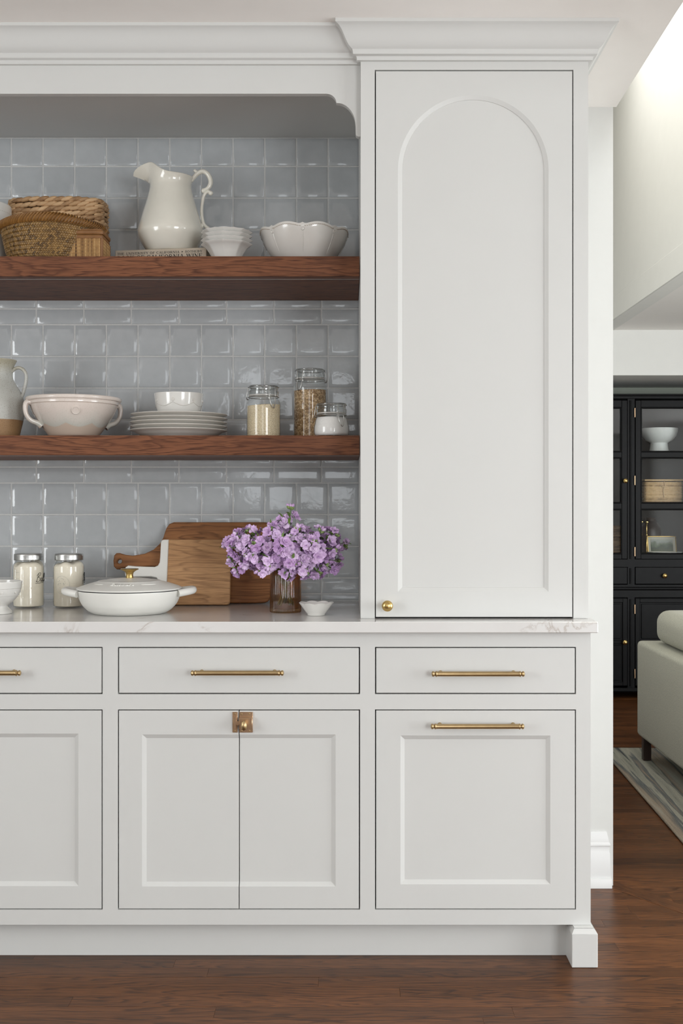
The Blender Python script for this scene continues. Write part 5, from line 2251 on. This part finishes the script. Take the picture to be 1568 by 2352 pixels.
BL = [blossom_mesh(s, size=.0165 * k) for s, k in ((1, 1.0), (2, 1.08), (3, .92), (4, 1.15), (5, .85), (6, 1.0))]
budm = MB().lathe([(0, 0), (.0016, .0004), (.0030, .0035), (.0031, .0065), (.0018, .0095), (0, .0105)], 8).mesh('bud', BUDG, 70)
budp = MB().lathe([(0, 0), (.0022, .0006), (.0042, .0045), (.0044, .0085), (.0028, .0125), (0, .0138)], 8, tone=.8).mesh('bud_open', PETAL, 70)
lfm = MB()
vs, fs = [], []
for i in range(7):
    f = i / 6
    w_ = .0042 * sin(pi * (.08 + .9 * f)) ** .8
    for g in (-1, 0, 1):
        vs.append((.042 * f, g * w_, .012 * sin(f * 2.2) - .0015 * (1 - abs(g))))
for i in range(6):
    for j in range(2):
        fs.append((3 * i + j, 3 * i + j + 1, 3 * i + j + 4, 3 * i + j + 3))
lfm.add(vs, fs)
leafm = lfm.mesh('leaf', STEMG, 80)


def orient(dirv, spin):
    q = Vector((0, 0, 1)).rotation_difference(dirv.normalized())
    return (q.to_matrix().to_4x4() @ Matrix.Rotation(spin, 4, 'Z')).to_euler()


vx0, vy0 = PX(655.5, Dv), Y(Dv)
mouth = Vector((vx0, vy0, ZW + .115))
ctr = Vector((vx0 + .0, vy0, PZ(1262, Dv)))
SX, SY, SZ = .178, .115, .088
tips = []
# (azimuth degrees, elevation degrees, stretch)
spec = [(-90, 8, .95), (-60, 15, 1.0), (-120, 12, 1.0), (-30, 2, 1.0), (-150, 4, 1.0), (0, 8, 1.0), (180, 10, 1.0), (-10, -22, .96), (190, -20, .96),
        (-75, 48, .98), (-110, 50, .98), (-40, 42, .98), (-140, 44, .98), (15, 36, .97), (165, 36, .97), (-90, 80, 1.05), (-35, -28, .92), (-145, -28, .92),
        (-75, -30, .9), (-108, -32, .9), (60, 45, .9), (120, 45, .9), (-68, 78, 1.42), (25, 5, .9), (155, 5, .9), (-52, -10, .95), (-128, -12, .95), (-84, -58, .95), (-30, -52, 1.0), (-150, 30, 1.06), (-22, 30, 1.05), (-8, -40, 1.05), (188, -38, 1.05), (-58, -48, 1.0), (-124, -46, 1.0)]
nblo = 0
for si, (az, el, k) in enumerate(spec):
    a, e = math.radians(az + rf.uniform(-5, 5)), math.radians(el)
    u = Vector((cos(a) * cos(e), sin(a) * cos(e), sin(e)))
    tip = ctr + Vector((u.x * SX, u.y * SY, u.z * SZ)) * k
    side = tip - Vector((mouth.x, mouth.y, tip.z))
    sd = Vector((side.x, side.y, 0))
    sdn = sd.normalized() if sd.length > .01 else Vector((0, 0, 0))
    inner = Vector((vx0 - sdn.x * .022, vy0 - sdn.y * .022, ZW + .018 + rf.uniform(0, .01)))
    lipp = Vector((vx0 + sdn.x * min(.030, sd.length * .4), vy0 + sdn.y * min(.030, sd.length * .4), ZW + .121))
    midp = lipp.lerp(tip, .5) + Vector((0, 0, .028 if el < 30 else .008))
    path = bez([inner, lipp, midp, tip], 7)
    lab = {5: 'lavender stock stem reaching furthest right from the amber vase', 6: 'lavender stock stem reaching furthest left from the amber vase', 22: 'tallest lavender stock stem, its buds above all the others'}.get(si, 'lavender stock flower stem standing in the amber ribbed vase')
    st = thing('stock_flower', tuple(lipp), lab, 'flower', 'lavender stocks in the vase')
    L0 = lipp
    rel = [p_ - L0 for p_ in path]
    MB().tube(rel, [.0024] * (len(rel) - 5) + [.0021, .0018, .0015, .0012, .0009], 7).build('stem', STEMG, st, None, 60)
    # blossoms along the outer half of the stem
    nb_ = 9 if k < 1.3 else 6
    for j in range(nb_):
        f = .56 + .42 * j / (nb_ - 1)
        if k > 1.3:
            f = .50 + .36 * j / (nb_ - 1)
        q = f * (len(rel) - 1)
        i0 = min(int(q), len(rel) - 2)
        p_ = rel[i0].lerp(rel[i0 + 1], q - i0)
        tg = (rel[i0 + 1] - rel[i0]).normalized()
        s1 = tg.cross(Vector((0, 0, 1)))
        if s1.length < .05:
            s1 = tg.cross(Vector((1, 0, 0)))
        s1.normalize()
        s2 = tg.cross(s1)
        an = j * 2.39996 + si
        od = s1 * cos(an) + s2 * sin(an)
        outw = (p_ + L0 - ctr)
        dirv = (od * .9 + tg * .35 + outw.normalized() * .55 + Vector((0, -.35, .12))).normalized()
        off = .017 * (1 - .35 * (f - .56) / .44)
        o = link('blossom', BL[rf.randrange(6)], st, tuple(p_ + od * off), orient(dirv, rf.uniform(0, 6.28)))
        sc2 = rf.uniform(.82, 1.12)
        o.scale = (sc2, sc2, sc2)
        nblo += 1
    # buds at the tip
    tg = (rel[-1] - rel[-3]).normalized()
    for j in range(8 if k > 1.3 else 6):
        an = j * 2.4
        s1 = tg.orthogonal().normalized()
        s2 = tg.cross(s1)
        od = s1 * cos(an) + s2 * sin(an)
        d = (tg * 1.0 + od * .8).normalized()
        o = link('bud', budm if j % 3 else budp, st, tuple(rel[-1] + od * .0035 - tg * (.003 + .0025 * (j % 3))), orient(d, an))
        o.scale = (1.1, 1.1, 1.1)
    for j in range(3):
        f = rf.uniform(.6, .95)
        q = f * (len(rel) - 1)
        i0 = int(q)
        p_ = rel[i0]
        d = (Vector((rf.uniform(-1, 1), rf.uniform(-1.2, .2), rf.uniform(-.3, .8)))).normalized()
        o = link('leaf', leafm, st, tuple(p_), d.to_track_quat('X', 'Z').to_euler())
print('blossoms', nblo)

# ================================================================== living room beyond the wall
HDp = 7.10
YH = Y(HDp)


def hx(px): return PX(px, HDp)


def hz(py): return PZ(py, HDp)


bays = [(1302, 1441), (1457, 1595.5), (1611.5, 1750)]
hutch = thing('display_cabinet', ((hx(1294) + hx(1758)) / 2, YH + .21, 0), 'tall black glazed display cabinet with brass knobs beyond the doorway', 'cabinet')
hx0, hx1 = hx(1290), hx(1762)
yb2 = YH + .42
part('base', MB().box(hx0 - .012, hx1 + .012, YH - .014, yb2, .045, hz(1588), .004).box(hx0 - .006, hx1 + .006, YH - .008, yb2, hz(1588), hz(1580), .003), BLACKW, hutch)
for xx in (hx0 + .01, hx1 - .07):
    for yy in (YH + .0, yb2 - .06):
        part('foot', MB().box(xx, xx + .06, yy, yy + .06, 0.0006, .045, .006), BLACKW, hutch)
part('side_panel', MB().box(hx0, hx0 + .02, YH + .02, yb2, hz(1580), hz(909)), BLACKW, hutch)
part('side_panel', MB().box(hx1 - .02, hx1, YH + .02, yb2, hz(1580), hz(909)), BLACKW, hutch)
part('back_panel', MB().box(hx0 + .0201, hx1 - .0201, yb2 - .012, yb2, hz(1580), hz(909)), BLACKB, hutch)
part('top', MB().box(hx0 - .012, hx1 + .012, YH - .014, yb2, hz(909.5), hz(905), .004).box(hx0 - .004, hx1 + .004, YH - .006, yb2, hz(916), hz(909.5), .002), BLACKW, hutch)
fr = MB()
# stiles between bays, each with a half-round bead
edges = [hx0] + [x for b in bays for x in (hx(b[0]), hx(b[1]))] + [hx1]
for i in range(0, len(edges), 2):
    fr.box(edges[i], edges[i + 1], YH, YH + .022, hz(1580), hz(916))
for (za, zb) in ((1302, 1285), (1372, 1343)):
    fr.box(hx0, hx1, YH - .0005, YH + .0215, hz(za), hz(zb))
part('face_frame', fr, BLACKW, hutch)
for i in range(0, len(edges), 2):
    xm = (edges[i] + edges[i + 1]) / 2 - .004
    for (za, zb) in ((1284, 920), (1341, 1305), (1576, 1376)):
        part('bead', MB().tube([(xm, YH - .001, hz(za)), (xm, YH - .001, hz(zb))], .0065, 10), BLACKW, hutch)
part('ledge', MB().tube([(hx0, YH - .002, hz(1352)), (hx1, YH - .002, hz(1352))], .011, 12), BLACKW, hutch)
for z in (1044, 1162, 1278, 1344):
    part('shelf_board', MB().box(hx0 + .0205, hx1 - .0205, YH + .03, yb2 - .0125, hz(z) - .020, hz(z), .001), BLACKB, hutch)
kprof = [(.006, 0), (.005, .006), (.008, .010), (.0145, .016), (.0150, .022), (.0105, .027), (0, .029)]


def hknob(px, py, host, y):
    k = MB().lathe(kprof, 18)
    k.xform(Matrix(((1, 0, 0, hx(px)), (0, 0, -1, y), (0, 1, 0, hz(py)), (0, 0, 0, 1))))
    part('knob', k, GOLD, host)


for bi, (a, b) in enumerate(bays):
    # glazed door
    g = .003
    X0, X1, Z0, Z1 = hx(a) + g, hx(b) - g, hz(1284), hz(919.5)
    yf = YH - .006
    gl = (hx(a + 14.5), hx(b - 14.5))
    cut = [(1037.5, 936.5), (1155, 1051.5), (1271.5, 1170)]
    dm = MB()
    dm.box(X0, gl[0], yf, yf + .022, Z0, Z1, .003)
    dm.box(gl[1], X1, yf, yf + .022, Z0, Z1, .003)
    lv = [(1284, 1271.5), (1170, 1155), (1051.5, 1037.5), (936.5, 919.5)]
    for zl, zh in lv:
        dm.box(gl[0] - .001, gl[1] + .001, yf + .0004, yf + .0215, max(hz(zl), Z0), hz(zh), .002)
    dr = part('glazed_door', dm, BLACKW, hutch)
    md = MB()
    for zl, zh in cut:
        for (xa, xb, zz0, zz1) in ((gl[0], gl[1], hz(zl), hz(zl)), (gl[0], gl[1], hz(zh), hz(zh)), (gl[0], gl[0], hz(zl), hz(zh)), (gl[1], gl[1], hz(zl), hz(zh))):
            md.tube([(xa, yf + .002, zz0), (xb, yf + .002, zz1)], .0055, 8)
    o = part('glazing_bead', md, BLACKW, dr)
    o['kind'] = 'stuff'
    for zl, zh in cut:
        part('pane', MB().box(gl[0] + .001, gl[1] - .001, yf + .012, yf + .015, hz(zl) + .001, hz(zh) - .001), PANEG, dr)
    hknob(b - 7, 1104.5, dr, yf)
    for py in (948, 1103.5, 1267):
        part('hinge', MB().box(hx(a) - .004, hx(a) + .003, yf - .004, yf + .004, hz(py + 11), hz(py - 11), .0015), BRONZE, dr)
    # drawer
    d = part('drawer', MB().box(hx(a) + g, hx(b) - g, YH - .005, YH + .016, hz(1341.5), hz(1302.5), .003), BLACKW, hutch)
    hknob((a + b) / 2 - 2, 1322, d, YH - .005)
    # lower door with two raised panels
    dm = MB()
    dm.box(hx(a) + g, hx(b) - g, YH + .003, YH + .018, hz(1576), hz(1373.5), .002)
    for (xa, xb, zl, zh) in ((a + 1, a + 12, 1575, 1374.5), (b - 12, b - 1, 1575, 1374.5)):
        dm.box(hx(xa), hx(xb), YH - .006, YH + .004, hz(zl), hz(zh), .003)
    for zl, zh in ((1575, 1566), (1479, 1470), (1384, 1374.5)):
        dm.box(hx(a + 11), hx(b - 11), YH - .0055, YH + .004, hz(zl), hz(zh), .003)
    for zl, zh in ((1563, 1482), (1467, 1387)):
        dm.box(hx(a + 15), hx(b - 15), YH - .002, YH + .004, hz(zl), hz(zh), .003)
    dr = part('panel_door', dm, BLACKW, hutch)
    hknob(b - 8, 1474.5, dr, YH - .006)
    for py in (1399, 1547):
        part('hinge', MB().box(hx(a) - .004, hx(a) + .003, YH - .010, YH - .002, hz(py + 11), hz(py - 11), .0015), BRONZE, dr)

# contents of the display cabinet
DI = 7.30
sI = F / DI
zs = [hz(1044) + .0003, hz(1162) + .0003, hz(1278) + .0003]
m = MB().box(PX(1466, DI), PX(1562, DI), Y(DI) - .09, Y(DI) + .09, 0, .016, .001)
bk = MB().box(-.134, .134, -.09, .09, 0, .0165, .0012).build('thin_book', PAPER, None, (PX(1514, DI), Y(DI), zs[0]))
tag(bk, 'thin pale book lying flat under the white compote', 'book')
cp = [(.062, 0), (.064, .002), (.058, .030), (.054, .066), (.060, .070), (.085, .083), (.108, .110), (.118, .140), (.1195, .160)]
o = MB().lathe(closed_prof(cp, .005), 56).build('compote', COMPO, None, (PX(1513, DI), Y(DI), zs[0] + .0168), 45)
tag(o, 'white pedestal compote bowl on the top shelf of the black cabinet', 'bowl')


def wicker_box(name, cx, D, z, w, d, h, mat, label, lidded, step=.0095):
    t = thing(name, (PX(cx, D), Y(D), z), label, 'basket')
    MB().box(-w / 2 + .004, w / 2 - .004, -d / 2 + .004, d / 2 - .004, 0, h - .003).build('core', GAP, t)
    m = MB()
    n = int(h / step)
    rk = random.Random(int(cx))
    for j in range(n):
        zz = step * (j + .5)
        pth, per = rrect_path(w / 2, d / 2, .02, 64)
        pts = []
        for i, (p_, tg) in enumerate(pth):
            s_ = .0016 * (1 if (i + j) % 2 else -1)
            pts.append((p_.x + tg.y * s_, p_.y - tg.x * s_, zz))
        m.tube(pts, step * .52, 6, closed=True, tone=rk.random())
    o = m.build('weave', mat, t, None, 60)
    o['kind'] = 'stuff'
    if lidded:
        MB().rbox((0, 0, h + .004), (w + .006, d + .006, .012), .005, 3).build('lid', mat, t)
        MB().tube(bez([(0, -d / 2 - .006, h - .006), (.006, -d / 2 - .008, h - .035), (-.004, -d / 2 - .008, h - .06), (.002, -d / 2 - .006, h - .11)], 5), .004, 6).build('cord', mat, t)
        MB().tube([(-.014, -d / 2 - .010, h - .040), (.014, -d / 2 - .010, h - .036)], .004, 8).build('toggle', mat, t)
    return t


wicker_box('wicker_hamper', 1514, DI, zs[1], .242, .20, .160, WICKER, 'pale lidded wicker hamper on the middle shelf of the black cabinet', True)
wicker_box('wicker_basket', 1388, DI, zs[2], .180, .20, .190, WICKERD, 'brown wicker basket at the wall edge, bottom shelf of the black cabinet', False)
# bottom shelf: vase, candlesticks, picture, dish
o = MB().lathe(closed_prof(prof_smooth([(.05, 0), (.062, .004), (.070, .06), (.072, .13), (.064, .175), (.042, .205), (.032, .222), (.036, .240)], 5), .005), 40).build('dark_vase', DARKLEG, None, (PX(1494, 7.42), Y(7.42), zs[2]), 50)
tag(o, 'dark round-shouldered vase standing behind the framed picture', 'vase')
cs = [(0, 0), (.030, 0), (.031, .003), (.014, .010), (.006, .018), (.0048, .12), (.0085, .128), (.0085, .134), (.0046, .140), (.0046, .195), (.009, .206), (.0165, .212), (.0165, .217), (.008, .217), (.007, .200), (0, .200)]
for px, D_, lab in ((1484.5, 7.24, 'brass candlestick closest to the framed picture'), (1472.5, 7.34, 'brass candlestick half hidden by the door stile')):
    o = MB().lathe(cs, 24).build('candlestick', GOLD, None, (PX(px, D_), Y(D_), zs[2]), 45)
    tag(o, lab, 'candlestick', 'brass candlesticks')
pf = thing('picture_frame', (PX(1520, 7.235), Y(7.235), zs[2] + .006), 'small framed landscape picture leaning in the black cabinet', 'picture')
pf.rotation_euler = (-.20, 0, .03)
w, h_ = .094, .118
fm = MB()
for (xa, xb, za, zb) in ((-w, w, 0, .006), (-w, w, h_ - .006, h_), (-w, -w + .006, .006, h_ - .006), (w - .006, w, .006, h_ - .006)):
    fm.box(xa, xb, -.012, 0, za, zb, .001)
fm.build('frame', GOLD, pf)
MB().box(-w + .006, w - .006, -.006, -.002, .006, h_ - .006).build('mount', PICM, pf)
MB().box(-w + .022, w - .022, -.0075, -.0062, .020, h_ - .020).build('print', PRINT, pf)
o = MB().lathe([(0, 0), (.085, 0), (.100, .006), (.108, .020), (.111, .024), (.108, .025), (.096, .012), (.080, .006), (0, .005)], 56).build('shallow_dish', COMPO, None, (PX(1527, 7.19) , Y(7.225) - .02, zs[2]), 45)
tag(o, 'pale shallow dish in front of the framed picture', 'dish')

# ---- rug
rug = MB().box(0, 2.25, -2.75, 0, .0015, .012, .003).build('rug', RUG, None, (1.262, Y(5.62), 0), 0, (0, 0, -.0358))
tag(rug, 'large rug with soft grey, cream and tan stripes beneath the sofa', 'rug')

# ---- sofa, seen from behind
so = thing('sofa', (1.80, Y(4.45), .012), 'sage green linen sofa with dark legs standing on the striped rug', 'sofa')
Yn, Yfar = Y(3.45), Y(5.41)
ym, ly = (Yn + Yfar) / 2, Yfar - Yn
m = MB().rbox((1.470, ym, .345), (.165, ly, .455), .022, 5)
part('back', m, SOFA, so, 60)
m = MB().rbox((1.905, ym, .235), (.70, ly - .006, .235), .02, 4)
part('seat_base', m, SOFA, so, 60)
for yy in (Yfar - .085, Yn + .085):
    part('arm', MB().rbox((1.905, yy, .455), (.70, .165, .235), .025, 5), SOFA, so, 60)
for k in (-1, 1):
    part('seat_cushion', MB().rbox((1.93, ym + k * (ly - .36) / 4, .425), (.66, (ly - .36) / 2 - .006, .14), .045, 6, .05), SOFA, so, 60)
for k in (-1, 1):
    part('back_cushion', MB().rbox((1.580, ym + k * .445, .652), (.27, .86, .155), .055, 6, .05), SOFA, so, 60)
for xx in (1.418, 2.19):
    for yy in (Yfar - .065, Yn + .065):
        lg = MB()
        lg.box(xx - .0185, xx + .0185, yy - .0185, yy + .0185, .0125, .120, .002)
        part('leg', lg, DARKLEG, so)
